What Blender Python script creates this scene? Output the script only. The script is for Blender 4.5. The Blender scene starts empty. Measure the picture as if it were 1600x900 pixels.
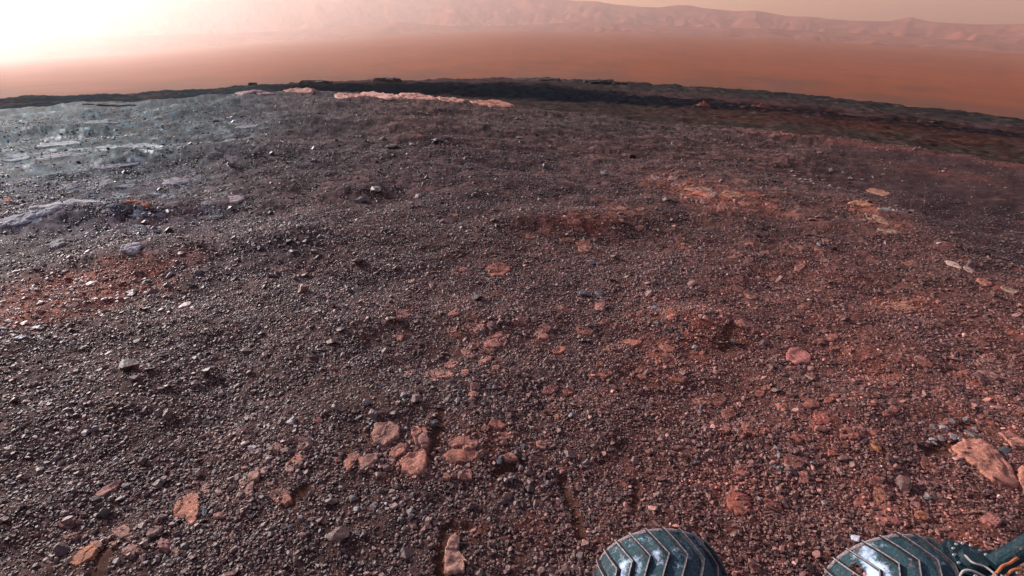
import bpy, bmesh, math, random
import numpy as np
from mathutils import Vector, Matrix

random.seed(7)
RNG = np.random.default_rng(11)
scene = bpy.context.scene
col = scene.collection

# ------------------------------------------------------------------ camera
CAM_Z, PITCH, FX = 2.2, math.radians(26.0), 800.0
cam_d = bpy.data.cameras.new('camera')
cam_d.sensor_width = 36.0
cam_d.lens = 18.0
cam_d.clip_start = 0.05
cam_d.clip_end = 120000.0
cam = bpy.data.objects.new('camera', cam_d)
col.objects.link(cam)
cam.location = (0, 0, CAM_Z)
cam.rotation_euler = (math.radians(90) - PITCH, 0, 0)
scene.camera = cam

# ------------------------------------------------------------------ sky, sun, exposure
SUN_AZ, SUN_EL = math.radians(-56.0), math.radians(22.0)      # azimuth from +Y towards +X
world = bpy.data.worlds.new('World')
scene.world = world
world.use_nodes = True
nt = world.node_tree
sky = nt.nodes.new('ShaderNodeTexSky')
sky.sky_type = 'NISHITA'
sky.sun_disc = False
sky.sun_elevation = SUN_EL
sky.sun_rotation = SUN_AZ
sky.air_density = 2.2
sky.dust_density = 1.6
sky.ozone_density = 0.0
tint = nt.nodes.new('ShaderNodeMix'); tint.data_type = 'RGBA'; tint.blend_type = 'MULTIPLY'
tint.inputs[0].default_value = 1.0
tint.inputs[7].default_value = (1.06, 0.86, 1.24, 1)
nt.links.new(sky.outputs[0], tint.inputs[6])
bg = nt.nodes['Background']
bg.inputs['Strength'].default_value = 0.115
nt.links.new(tint.outputs[2], bg.inputs['Color'])

sun_d = bpy.data.lights.new('sun', 'SUN')
sun_d.energy = 5.0
sun_d.angle = math.radians(0.5)
sun_d.color = (1.0, 0.96, 0.95)
sun = bpy.data.objects.new('sun', sun_d)
col.objects.link(sun)
S = Vector((math.sin(SUN_AZ) * math.cos(SUN_EL), math.cos(SUN_AZ) * math.cos(SUN_EL), math.sin(SUN_EL)))
sun.rotation_euler = S.to_track_quat('Z', 'Y').to_euler()

scene.view_settings.view_transform = 'Standard'
scene.view_settings.look = 'None'
scene.view_settings.gamma = 1.0
scene.view_settings.use_curve_mapping = False
scene.view_settings.exposure = 0.4
scene.render.engine = 'CYCLES'
scene.cycles.use_denoising = True
scene.cycles.max_bounces = 5
scene.cycles.volume_bounces = 2
scene.cycles.diffuse_bounces = 2
scene.cycles.glossy_bounces = 3

# ------------------------------------------------------------------ numpy noise
def _hash(ix, iy, seed):
    h = (ix.astype(np.int64) * 374761393 + iy.astype(np.int64) * 668265263 + seed * 1442695041) & 0xFFFFFFFF
    h = ((h ^ (h >> 13)) * 1274126177) & 0xFFFFFFFF
    h = ((h ^ (h >> 16)) * 2246822519) & 0xFFFFFFFF
    return ((h ^ (h >> 15)) & 0xFFFFFF) / float(0x1000000)

def perlin(x, y, seed=0):
    x = np.asarray(x, float); y = np.asarray(y, float)
    ix = np.floor(x); iy = np.floor(y)
    fx = x - ix; fy = y - iy
    def g(dx, dy):
        a = _hash(ix + dx, iy + dy, seed) * 2 * np.pi
        return np.cos(a) * (fx - dx) + np.sin(a) * (fy - dy)
    u = fx * fx * fx * (fx * (fx * 6 - 15) + 10); v = fy * fy * fy * (fy * (fy * 6 - 15) + 10)
    a = g(0, 0) * (1 - u) + g(1, 0) * u
    b = g(0, 1) * (1 - u) + g(1, 1) * u
    return (a * (1 - v) + b * v) * 1.5

def fbm(x, y, octs=4, seed=0, gain=0.5):
    s = 0; a = 1.0; t = 0
    for o in range(octs):
        s = s + a * perlin(x * 2 ** o, y * 2 ** o, seed + o * 17); t += a; a *= gain
    return s / t

def worley(x, y, seed=0):
    """distance to the nearest cell point and a random number of that cell"""
    ix = np.floor(x); iy = np.floor(y)
    best = np.full(np.shape(x), 9.0); val = np.zeros(np.shape(x))
    for dx in (-1, 0, 1):
        for dy in (-1, 0, 1):
            px = ix + dx + _hash(ix + dx, iy + dy, seed); py = iy + dy + _hash(ix + dx, iy + dy, seed + 5)
            d = (px - x) ** 2 + (py - y) ** 2
            m = d < best
            best = np.where(m, d, best); val = np.where(m, _hash(ix + dx, iy + dy, seed + 9), val)
    return np.sqrt(best), val

def sstep(a, b, x):
    t = np.clip((x - a) / (b - a), 0, 1)
    return t * t * (3 - 2 * t)

# ------------------------------------------------------------------ photograph pixel <-> direction
CP, SP = math.cos(PITCH), math.sin(PITCH)
def ray(px, py):
    a = (np.asarray(px, float) - 800) / FX; u = (450 - np.asarray(py, float)) / FX
    return a, CP + SP * u, CP * u - SP
def az_el(px, py):
    x, y, z = ray(px, py)
    return np.arctan2(x, y), np.arctan2(z, np.hypot(x, y))
def project(x, y, z):
    dz = z - CAM_Z
    f = CP * y - SP * dz; u = SP * y + CP * dz
    f = np.maximum(f, 1e-3)
    return 800 + FX * x / f, 450 - FX * u / f, f
def line(pts):
    """a feature line seen in the photograph as elevation by azimuth"""
    p = np.array(pts, float)
    a, e = az_el(p[:, 0], p[:, 1])
    o = np.argsort(a)
    return lambda az: np.interp(az, a[o], e[o])

CREST = line([(0, 172), (60, 168), (120, 162), (200, 161), (270, 155), (330, 150), (430, 143), (490, 143), (560, 147), (640, 149), (700, 152), (800, 164), (900, 177), (1000, 190), (1200, 205), (1400, 228), (1500, 243), (1600, 259)])
RIDGE = line([(0, 153), (120, 148), (200, 145), (330, 138), (420, 131), (480, 128), (560, 126), (620, 125), (700, 124), (800, 122), (900, 124), (1000, 130), (1100, 135), (1200, 143), (1300, 153), (1400, 163), (1500, 175), (1600, 186)])
PLAIN = line([(0, 96), (200, 84), (400, 68), (600, 55), (800, 48), (1000, 52), (1200, 60), (1400, 72), (1600, 84)])
SKYLINE = line([(0, -30), (200, -34), (400, -26), (560, -14), (700, -9), (800, -5), (850, -6), (900, 0), (930, 0), (960, 5), (1000, 9), (1030, 10), (1060, 6), (1080, 7), (1100, 11), (1150, 16), (1180, 15), (1200, 18), (1230, 24), (1270, 25), (1300, 29), (1330, 31), (1390, 32), (1408, 28), (1422, 25), (1436, 28), (1450, 32), (1490, 35), (1540, 37), (1600, 36)])
def crest_r(az):
    return np.interp(az, [-0.78, -0.4, 0.0, 0.4, 0.78], [27.0, 25.0, 24.0, 22.0, 20.0])

# ------------------------------------------------------------------ the shape of the near hill
def dome(x, y):
    az = np.arctan2(x, y); r = np.hypot(x, y)
    rc = crest_r(az); zc = CAM_Z + rc * np.tan(CREST(az))
    z = zc * (r / rc) ** 2
    return z - 0.10 * np.clip(r - rc, 0, None) ** 2
def flat_at(px, py):
    """first guess of a pixel's ground point, on the smooth dome"""
    x, y, z = ray(px, py)
    h = np.hypot(x, y); lo = np.full(np.shape(h), 0.5); hi = crest_r(np.arctan2(x, y)) / 1.0
    for _ in range(40):
        m = (lo + hi) / 2
        below = CAM_Z + m * z / h < dome(x / h * m, y / h * m)
        hi = np.where(below, m, hi); lo = np.where(below, lo, m)
    return x / h * lo, y / h * lo

# furrows of smooth sand sunk into the gravel: pixel lines and half widths in metres, depth
FURROWS = [([(776, 737), (795, 731), (816, 726)], .030, .05), ([(879, 742), (890, 775), (903, 808), (910, 835)], .018, .03),
           ([(690, 652), (684, 690), (674, 722)], .022, .028), ([(698, 832), (690, 860), (688, 899)], .020, .05),
           ([(705, 830), (735, 828)], .020, .04), ([(1143, 512), (1134, 543)], .035, .022),
           ([(162, 858), (155, 899)], .028, .05), ([(996, 750), (994, 792)], .018, .02), ([(1445, 700), (1490, 697)], .03, .04), ([(475, 772), (460, 790)], .03, .03)]
_fw = []
for pts, w, d in FURROWS:
    p = np.array(pts, float); X, Y = flat_at(p[:, 0], p[:, 1])
    for k in range(len(X) - 1): _fw.append((X[k], Y[k], X[k + 1], Y[k + 1], w, d))
def furrow(x, y):
    X_, Y_ = np.asarray(x, float), np.asarray(y, float)
    DEP = np.zeros(X_.shape); MM = np.zeros(X_.shape)
    near = (np.hypot(X_, Y_) < 6)
    x, y = X_[near], Y_[near]
    if not x.size: return DEP, MM
    dep = np.zeros(x.shape); m = np.zeros(x.shape); fn = fbm(x * 14, y * 14, 3, 5)
    for x0, y0, x1, y1, w, d in _fw:
        L2 = (x1 - x0) ** 2 + (y1 - y0) ** 2
        t = np.clip(((x - x0) * (x1 - x0) + (y - y0) * (y1 - y0)) / L2, 0, 1)
        q = np.hypot(x - x0 - t * (x1 - x0), y - y0 - t * (y1 - y0))
        w2 = w * (.95 + 1.1 * fn); w2 = np.maximum(w2, w * .15)
        k = 1 - sstep(w2 * .6, w2 * 2.4, q)
        dep = np.maximum(dep, d * .34 * k); m = np.maximum(m, k)
    DEP[near] = dep; MM[near] = m
    return DEP, MM
# the edge on the right where rubble gives way to a smooth dark hollow
_hx, _hy = flat_at(np.array([1250., 1360., 1480., 1600.]), np.array([285., 330., 398., 452.]))
def hollow(x, y):
    side = np.full(np.shape(x), 1e9)
    # signed distance to the polyline, positive on the far right side
    best = np.full(np.shape(x), 1e9); sg = np.zeros(np.shape(x))
    for k in range(3):
        ax, ay, bx, by = _hx[k], _hy[k], _hx[k + 1], _hy[k + 1]
        if k == 2: bx, by = ax + (bx - ax) * 4, ay + (by - ay) * 4
        dx, dy = bx - ax, by - ay
        t = np.clip(((x - ax) * dx + (y - ay) * dy) / (dx * dx + dy * dy), 0, 1)
        q = np.hypot(x - ax - t * dx, y - ay - t * dy)
        c = (x - ax) * dy - (y - ay) * dx
        m = q < best
        best = np.where(m, q, best); sg = np.where(m, np.sign(c), sg)
    s = best * sg
    if _flip: s = -s
    return s
_flip = False
_flip = bool(hollow(np.array([flat_at(1580., 380.)[0]]), np.array([flat_at(1580., 380.)[1]]))[0] < 0)

BUMPS = [(620, 305, 1.1, .7, -.10), (560, 292, .5, .35, .10), (450, 372, .55, .4, .13), (820, 350, .6, .3, .10), (905, 340, .9, .4, .12), (1095, 508, .40, .28, .07), (760, 500, .35, .3, .05),
         (250, 395, .9, .45, .13), (330, 335, .8, .5, -.14), (560, 445, .7, .35, -.09), (470, 455, .45, .25, .07), (1010, 380, .8, .4, -.08), (215, 335, .5, .35, .12), (700, 345, .7, .4, -.08), (60, 340, .9, .4, .14),
         (640, 225, 1.2, .6, .16), (850, 260, 1.2, .6, -.14), (990, 300, .9, .5, -.10), (380, 240, 1.6, .8, .18), (180, 250, 1.5, .7, .16), (590, 640, .25, .2, .035), (1130, 620, .4, .3, -.04), (350, 600, .5, .4, -.05), (180, 620, .6, .4, .05)]
_bx, _by = flat_at(np.array([b[0] for b in BUMPS], float), np.array([b[1] for b in BUMPS], float))
def H(x, y, furrows=True):
    x = np.asarray(x, float); y = np.asarray(y, float)
    r = np.hypot(x, y)
    z = dome(x, y)
    fade = np.clip(r / 2.5, .35, 1)
    z = z + fade * (0.12 * fbm(x * .42, y * .42, 3, 3) + 0.055 * fbm(x * 1.7, y * 1.7, 4, 8, .6))
    z = z + 0.22 * sstep(7, 18, r) * fbm(x * .16, y * .3, 3, 21) * (1 - .5 * sstep(18, 24, r))
    z = z + .11 * sstep(13, 22, r) * fbm(x * .8, y * .8, 4, 27, .6)
    for k, b in enumerate(BUMPS):
        q = ((x - _bx[k]) / b[2]) ** 2 + ((y - _by[k]) / b[3]) ** 2
        z = z + b[4] * np.exp(-np.minimum(q, 30))
    s = hollow(x, y)
    z = z - 0.16 * sstep(-.1, 1.6, s) * (1 - sstep(2, 9, s)) * (1 - sstep(10, 16, r))
    if furrows: z = z - furrow(x, y)[0]
    return z

def at(px, py):
    """ground point of a pixel on the undulating hill"""
    px = np.atleast_1d(np.asarray(px, float)); py = np.atleast_1d(np.asarray(py, float))
    x, y, z = ray(px, py); h = np.hypot(x, y); x = x / h; y = y / h; t = z / h
    rc = crest_r(np.arctan2(x, y)) * 1.03
    lo = np.full(px.shape, .6); hi = rc.copy(); found = np.zeros(px.shape, bool)
    prev = lo.copy()
    for k in range(60):
        r = .6 * (rc / .6) ** ((k + 1) / 60)
        b = (CAM_Z + r * t < H(x * r, y * r, False)) & ~found
        lo = np.where(b, prev, lo); hi = np.where(b, r, hi); found |= b
        prev = np.where(found, prev, r)
    lo = np.where(found, lo, rc * .995); hi = np.where(found, hi, rc)
    for _ in range(14):
        m = (lo + hi) / 2
        b = CAM_Z + m * t < H(x * m, y * m, False)
        hi = np.where(b, m, hi); lo = np.where(b, lo, m)
    return x * lo, y * lo, H(x * lo, y * lo, False)

# ------------------------------------------------------------------ albedo of the near ground by place
def lerp3(c, d, w):
    return c + (np.array(d) - c) * w[..., None]
BLOBS = [  # dust-red patches: pixel centre, pixel radii, tilt, strength
    (110, 462, 170, 34, -.28, 1.4), (690, 700, 120, 60, -.1, .5), (920, 345, 90, 22, -.1, .55), (1120, 305, 130, 24, .22, .7),
    (1370, 335, 90, 22, .35, .5), (1090, 520, 120, 50, .2, .55), (760, 520, 90, 60, .0, .35), (1020, 570, 120, 40, .1, .4),
    (1395, 478, 60, 16, .1, .6), (1160, 780, 70, 50, .4, .5), (1370, 790, 90, 50, .5, .5), (1290, 670, 80, 40, .4, .4), (1480, 800, 90, 60, .4, .4),
    (1130, 640, 60, 40, 0, .3), (960, 620, 90, 30, 0, .35), (1250, 430, 120, 40, .2, .3), (280, 770, 70, 40, -.5, .15), (400, 740, 90, 60, -.3, .25),
    (140, 860, 70, 30, -.4, .35), (1540, 650, 120, 70, .4, .35), (870, 820, 60, 60, 0, .12), (640, 470, 90, 30, -.2, .25), (1330, 560, 140, 60, .2, .4), (1000, 720, 120, 60, .2, .2),
    (1470, 270, 160, 10, .15, .35), (230, 345, 60, 14, -.2, .35), (480, 425, 60, 12, -.2, .3), (860, 400, 120, 30, 0, .25)]
def albedo(x, y, z):
    px, py, f = project(x, y, z)
    r = np.hypot(x, y)
    n1 = fbm(x * .8, y * .8, 4, 41); n2 = fbm(x * 3.1, y * 3.1, 4, 57); n3 = fbm(x * .3, y * .3, 3, 71)
    c = np.empty(np.shape(x) + (3,)); c[...] = (.064, .0435, .040)
    warm = sstep(560, 1250, px + 160 * n3) * sstep(250, 520, py + 60 * n1)
    c = lerp3(c, (.108, .055, .047), .9 * warm)
    # cooler greys over the left and far part of the hill
    cool = sstep(640, 120, px + 120 * n3) * sstep(470, 250, py - .12 * px + 70 * n1)
    c = lerp3(c, (.033, .046, .076), cool * .97)
    teal = sstep(680, 140, px + 90 * n3) * sstep(330, 225, py + 40 * n1)
    c = lerp3(c, (.012, .066, .088), teal * .97)
    mid = np.exp(-((px - 560) / 330) ** 2 - ((py - 270) / 75) ** 2)
    c = lerp3(c, (.042, .031, .036), mid * .8)  # purple-grey soil, its dark tone also painting in the middle hollow's shade
    far = sstep(235, 190, py) * sstep(620, 820, px)
    c = lerp3(c, (.050, .044, .043), far * .8)
    # smooth dark sand of the hollow
    s = hollow(x, y)
    dark = sstep(-.5, 1.2, s + .5 * n1) * (1 - .6 * sstep(6, 12, s)) * sstep(1200, 1380, px)
    c = lerp3(c, (.050, .038, .041), dark * .8)
    red = np.zeros(np.shape(x))
    for bx, by, rx, ry, tl, st in BLOBS:
        dx, dy = px - bx, py - by; ct, sn = math.cos(tl), math.sin(tl)
        q = ((dx * ct + dy * sn) / rx) ** 2 + ((-dx * sn + dy * ct) / ry) ** 2
        red = np.maximum(red, st * np.exp(-q * .9))
    red = np.clip(red, 0, 1) * .45 + sstep(.22, .5, red * (1.0 + 2.0 * n2 + .6 * n1)) * np.clip(red, 0, 1) * .75; red = np.clip(red, 0, 1)
    c = lerp3(c, (.20, .078, .052), red * .9)
    # patches of dust showing through the gravel everywhere to the right
    w = sstep(.26, .40, n2 + .25 * n1) * (.22 + .62 * warm) * (1 - cool)
    c = lerp3(c, (.165, .070, .052), np.clip(w, 0, 1))
    # thin pale sheets of bare rock, far left slope, sun glare painted in
    az = np.arctan2(x, y)
    st = fbm(az * 9 + r * .05, r * .9, 4, 91)
    pale = sstep(.08, .42, st) * sstep(560, 120, px) * sstep(400, 250, py - .1 * px) * sstep(150, 185, py)
    band = np.exp(-((py - 232 + .06 * (px - 100)) / 22) ** 2) * sstep(420, 180, px)
    band = np.maximum(band, np.exp(-((py - 345 + .22 * (px - 20)) / 16) ** 2) * sstep(150, 60, px))
    fl = sstep(.0, .16, fbm(x * 3.0, y * 6.0, 5, 95, .8))
    pale = fl * np.clip(pale * .6 + band * sstep(-.15, .3, st) * .8, 0, 1)
    c = lerp3(c, (.34, .50, .54), pale)
    edge = np.exp(-((py - np.interp(px, [900, 1000, 1200, 1400, 1500, 1600], [180, 193, 208, 231, 246, 262])) / 4.5) ** 2) * sstep(1080, 1250, px) * np.clip(.5 + n1, 0, 1)
    c = lerp3(c, (.22, .09, .07), edge * .8)
    fr = furrow(x, y)[1]
    c = lerp3(c, (.075, .040, .028), fr * .8)
    smooth = np.clip(fr + dark * .8, 0, 1)
    return np.clip(c * np.array([.79, .635, .575]), .008, .9), smooth, pale

# ------------------------------------------------------------------ materials
def mat(name):
    m = bpy.data.materials.new(name); m.use_nodes = True
    n = m.node_tree; p = n.nodes['Principled BSDF']
    return m, n, p
def nd(n, t, **kw):
    o = n.nodes.new(t)
    for k, v in kw.items(): setattr(o, k, v)
    return o
def noise(n, scale, detail=4, rough=.6, vec=None):
    o = nd(n, 'ShaderNodeTexNoise'); o.inputs['Scale'].default_value = scale; o.inputs['Detail'].default_value = detail; o.inputs['Roughness'].default_value = rough
    if vec is not None: n.links.new(vec, o.inputs['Vector'])
    return o
def ramp(n, src, lo, hi, a=(0, 0, 0, 1), b=(1, 1, 1, 1)):
    o = nd(n, 'ShaderNodeValToRGB'); e = o.color_ramp.elements
    e[0].position = lo; e[1].position = hi; e[0].color = a; e[1].color = b
    n.links.new(src, o.inputs['Fac']); return o.outputs['Color']
def mulc(n, a, b, f=1.0):
    o = nd(n, 'ShaderNodeMix', data_type='RGBA', blend_type='MULTIPLY'); o.inputs[0].default_value = f
    n.links.new(a, o.inputs[6])
    if isinstance(b, tuple): o.inputs[7].default_value = b
    else: n.links.new(b, o.inputs[7])
    return o.outputs[2]
def mixc(n, a, b, fac):
    o = nd(n, 'ShaderNodeMix', data_type='RGBA')
    for s, k in ((a, 6), (b, 7)):
        if isinstance(s, tuple): o.inputs[k].default_value = s
        else: n.links.new(s, o.inputs[k])
    if isinstance(fac, float): o.inputs[0].default_value = fac
    else: n.links.new(fac, o.inputs[0])
    return o.outputs[2]
def bump(n, p, h, strength, dist):
    b = nd(n, 'ShaderNodeBump'); b.inputs['Strength'].default_value = strength; b.inputs['Distance'].default_value = dist
    n.links.new(h, b.inputs['Height']); n.links.new(b.outputs['Normal'], p.inputs['Normal'])

def ground_material(name, scale, bdist, rough=.78, spec=.35, con=1.0):
    K = lambda v: 1 + (v - 1) * con
    m, n, p = mat(name)
    a = nd(n, 'ShaderNodeAttribute', attribute_name='albedo')
    tc = nd(n, 'ShaderNodeTexCoord').outputs['Object']
    f = noise(n, scale, 5, .7, tc)
    c = mulc(n, a.outputs['Color'], ramp(n, f.outputs['Fac'], .3, .72, (K(.55), K(.55), K(.56), 1), (K(1.5), K(1.47), K(1.44), 1)))
    fm = noise(n, scale * .17, 6, .75, tc)
    c = mulc(n, c, ramp(n, fm.outputs['Fac'], .34, .68, (K(.72), K(.72), K(.73), 1), (K(1.34), K(1.32), K(1.3), 1)))
    n.links.new(c, p.inputs['Base Color'])
    p.inputs['Roughness'].default_value = rough
    p.inputs['Specular IOR Level'].default_value = spec
    f2 = noise(n, scale * 2.2, 4, .7, tc)
    bump(n, p, f2.outputs['Fac'], .45, bdist)
    return m
M_GROUND = ground_material('gravel_soil', 70, .005, .8, .05)
M_VALLEY = ground_material('valley_soil', .8, .25, .9, .0)
M_PLAIN = ground_material('plain_dust', .004, 2.0, .9, .0, .35)
M_MOUNT = ground_material('mountain_rock', .003, 30.0, .95, .0)

def stone_material(name, scale, rough, spec, bstr=.5, dust=(.30, .12, .075, 1), dustfac=.35):
    m, n, p = mat(name)
    a = nd(n, 'ShaderNodeAttribute', attribute_name='tint', attribute_type='INSTANCER')
    g = nd(n, 'ShaderNodeNewGeometry')
    tc = g.outputs['Position']
    f = noise(n, scale, 5, .65, tc)
    c = mulc(n, a.outputs['Color'], ramp(n, f.outputs['Fac'], .3, .7, (.62, .62, .62, 1), (1.4, 1.38, 1.36, 1)))
    d = noise(n, scale * .35, 3, .6, tc)
    dm = nd(n, 'ShaderNodeMath', operation='MULTIPLY'); dm.inputs[1].default_value = dustfac
    n.links.new(ramp(n, d.outputs['Fac'], .5, .68), dm.inputs[0])
    c = mixc(n, c, dust, dm.outputs[0])
    n.links.new(c, p.inputs['Base Color'])
    p.inputs['Roughness'].default_value = rough; p.inputs['Specular IOR Level'].default_value = spec
    bump(n, p, noise(n, scale * 1.6, 5, .7, tc).outputs['Fac'], bstr, .006)
    return m
M_STONE = stone_material('stone_grey', 45, .55, .5)
M_SLAB = stone_material('bedrock_orange', 46, .85, .15, 1.0, (.10, .048, .038, 1), .75)
M_LEDGE = stone_material('ledge_rock', 9.0, .85, .2, .8, (.16, .08, .06, 1), .4)

# ------------------------------------------------------------------ mesh helpers
def grid_mesh(name, V, rows, cols, material, wrap=False, albedo_c=None, parent=None, smooth=True):
    me = bpy.data.meshes.new(name)
    i = np.arange(rows - 1)[:, None] * cols; j = np.arange(cols if wrap else cols - 1)[None, :]
    j2 = (j + 1) % cols
    q = np.stack([i + j, i + j2, i + cols + j2, i + cols + j], -1).reshape(-1, 4)
    nf = len(q)
    me.vertices.add(rows * cols); me.loops.add(nf * 4); me.polygons.add(nf)
    me.vertices.foreach_set('co', V.reshape(-1).astype(np.float32))
    me.loops.foreach_set('vertex_index', q.reshape(-1).astype(np.int32))
    me.polygons.foreach_set('loop_start', (np.arange(nf) * 4).astype(np.int32))
    me.polygons.foreach_set('use_smooth', np.full(nf, smooth))
    me.update(calc_edges=True)
    if albedo_c is not None:
        at_ = me.attributes.new('albedo', 'FLOAT_COLOR', 'POINT')
        cc = np.ones((rows * cols, 4), np.float32); cc[:, :3] = albedo_c.reshape(-1, 3)
        at_.data.foreach_set('color', cc.reshape(-1))
    me.materials.append(material)
    o = bpy.data.objects.new(name, me); col.objects.link(o); o.parent = parent
    return o
def tag(o, label, cat, group=None):
    o['label'] = label; o['category'] = cat
    if group: o['group'] = group
    return o
def pymesh(name, verts, faces, material, smooth=False):
    me = bpy.data.meshes.new(name); me.from_pydata([tuple(v) for v in verts], [], faces); me.update()
    me.materials.append(material)
    if smooth: me.polygons.foreach_set('use_smooth', [True] * len(me.polygons))
    return me
def link(name, me, parent=None, loc=(0, 0, 0)):
    o = bpy.data.objects.new(name, me); col.objects.link(o); o.parent = parent; o.location = loc
    return o

# ------------------------------------------------------------------ ground: one sheet round the camera
azf = np.radians(np.linspace(-62, 62, 1150))
azb = np.radians(np.linspace(62, 298, 62))[1:-1]
AZ = np.concatenate([azf, azb])
AZ = np.where(AZ > np.pi, AZ - 2 * np.pi, AZ)
RC = crest_r(AZ)
rows = []
for rr in (.05, .4, .8, 1.1): rows.append(np.full(AZ.shape, rr))
ea = math.atan(2.2 / 1.25); N_ROW = 560
for k in range(N_ROW):
    ec = np.arctan(2.2 / (RC * 1.0))
    rows.append(2.2 / np.tan(ea + (ec - ea) * k / (N_ROW - 1)))
for k in range(1, 13): rows.append(RC * (1 + .28 * (k / 12) ** 1.5))
Rg = np.array(rows); Ag = np.broadcast_to(AZ, Rg.shape)
X = Rg * np.sin(Ag); Y = Rg * np.cos(Ag)
Z0 = H(X, Y)
C, SM, PALE = albedo(X, Y, Z0)
rough = 1 - .92 * np.clip(SM, 0, 1)
det = np.zeros_like(X); cv = np.ones_like(X)
for cell, amp, sd, r0, r1 in ((.022, .0022, 1, 0, 6), (.045, .0030, 2, 0, 12), (.10, .0055, 3, 4, 40), (.26, .014, 4, 9, 60)):
    wx = X + .3 * cell * perlin(X / cell, Y / cell, sd + 60); wy = Y + .3 * cell * perlin(X / cell + 9, Y / cell, sd + 61)
    d, v = worley(wx / cell, wy / cell, sd)
    k = np.clip(1 - (d / .62) ** 2, 0, 1) ** .7
    fade = (1 - sstep(r1 * .6, r1, Rg)) * (sstep(r0 * .6, max(r0, .01), Rg) if r0 > 0 else 1)
    det += amp * k * (.25 + .75 * v) * fade * (v > .25)
    cv *= np.exp(fade * (v - .5) * np.interp(Rg, [4, 12], [.6, 1.5]) * (k > .1))
det += .004 * fbm(X * 5, Y * 5, 3, 33) + .012 * sstep(6, 14, Rg) * fbm(X * 1.1, Y * 2.2, 3, 35)
Z = Z0 + det * rough
cv = 1 + (cv - 1) * rough
V = np.stack([X, Y, Z], -1)
ground = grid_mesh('ground', V, len(rows), len(AZ), M_GROUND, True, np.clip(C * cv[..., None], .01, .9))
ground['kind'] = 'structure'

# ------------------------------------------------------------------ valley, plain and mountains behind the hill
azv = np.radians(np.linspace(-72, 72, 820))
nr = 150
t = np.linspace(0, 1.12, nr)[:, None]
e0 = CREST(azv) - math.radians(1.4); e1 = RIDGE(azv)
Rv = crest_r(azv)[None] * 1.12 * (250 / (crest_r(azv)[None] * 1.12)) ** np.clip(t, 0, 1.12)
tt = np.clip(t, 0, 1)
Ev = e0 + (e1 - e0) * tt
X = Rv * np.sin(azv); Y = Rv * np.cos(azv)
azg = np.broadcast_to(azv, Rv.shape)
Z = CAM_Z + Rv * np.tan(Ev)
lr = np.log(Rv)
Z = Z + Rv * (.0045 * fbm(azg * 22, lr * 9, 4, 5) + .0026 * fbm(azg * 70, lr * 30, 4, 6)) * sstep(0, .25, t) - Rv * .35 * np.clip(t - 1, 0, 1)
PXV, PYV, _ = project(X, Y, Z)
nz = fbm(azg * 11, lr * 7, 5, 12) * 1.5; nz2 = fbm(azg * 70, lr * 40, 4, 14, .7) * 1.4
tv = np.broadcast_to(t, Rv.shape); tv = (tv * (e1 - e0) - math.radians(1.4)) / np.maximum(e1 - CREST(azv), 1e-4) + .09 * nz
C = np.empty(Rv.shape + (3,)); C[...] = (.060, .046, .040)
right = sstep(850, 1250, PXV)
C = lerp3(C, (.075, .036, .028), right * sstep(.1, .4, tv + .3 * nz) * .9)
C = lerp3(C, (.056, .044, .034), right * sstep(.3, .1, tv + .25 * nz) * .8)
lo = np.interp(PXV, [400, 520, 800, 1000, 1200, 1600], [-.2, -.1, .22, .40, .50, .56]); hi = np.interp(PXV, [400, 520, 800, 1000, 1200, 1600], [.75, .80, .84, .72, .66, .72])
dn = sstep(lo - .06, lo + .07, tv + .12 * nz2) * (1 - sstep(hi - .10, hi + .06, tv + .12 * nz2)) * sstep(380, 470, PXV)
C = lerp3(C, (.010, .015, .020), dn * .97)
mauve = sstep(hi - .02, hi + .05, tv) * sstep(420, 560, PXV)
C = lerp3(C, (.085, .055, .055), mauve * .8)
top = sstep(.74, .88, tv + .25 * nz2) * sstep(820, 950, PXV)
C = lerp3(C, (.036, .040, .036), top * .85)
pk = sstep(.35, .62, nz2 + .5 * nz) * right
C = lerp3(C, (.20, .09, .065), pk * .45)
lft = sstep(480, 380, PXV)
C = lerp3(C, (.022, .042, .050), lft * .95)
C = lerp3(C, (.10, .07, .06), lft * sstep(.2, .6, nz + nz2) * .7)
C *= (.72 * (1 + .5 * nz2))[..., None]
valley = grid_mesh('valley', np.stack([X, Y, Z], -1), nr, len(azv), M_VALLEY, False, np.clip(C, .008, .9))
valley['kind'] = 'structure'
def valley_at(px, py):
    a, e = az_el(px, py)
    ee0 = CREST(a) - math.radians(1.4); ee1 = RIDGE(a)
    k = float(np.clip((e - ee0) / (ee1 - ee0), .02, 1)); rb = float(crest_r(a)) * 1.12
    r = rb * (250 / rb) ** k
    return r * math.sin(a), r * math.cos(a), CAM_Z + r * math.tan(e), r

nr = 130
t = np.linspace(0, 1, nr)[:, None]
Rp = 1100 * (9600 / 1100) ** t * np.ones(len(azv))
e0 = RIDGE(azv) - math.radians(.9); e1 = PLAIN(azv)
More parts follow.
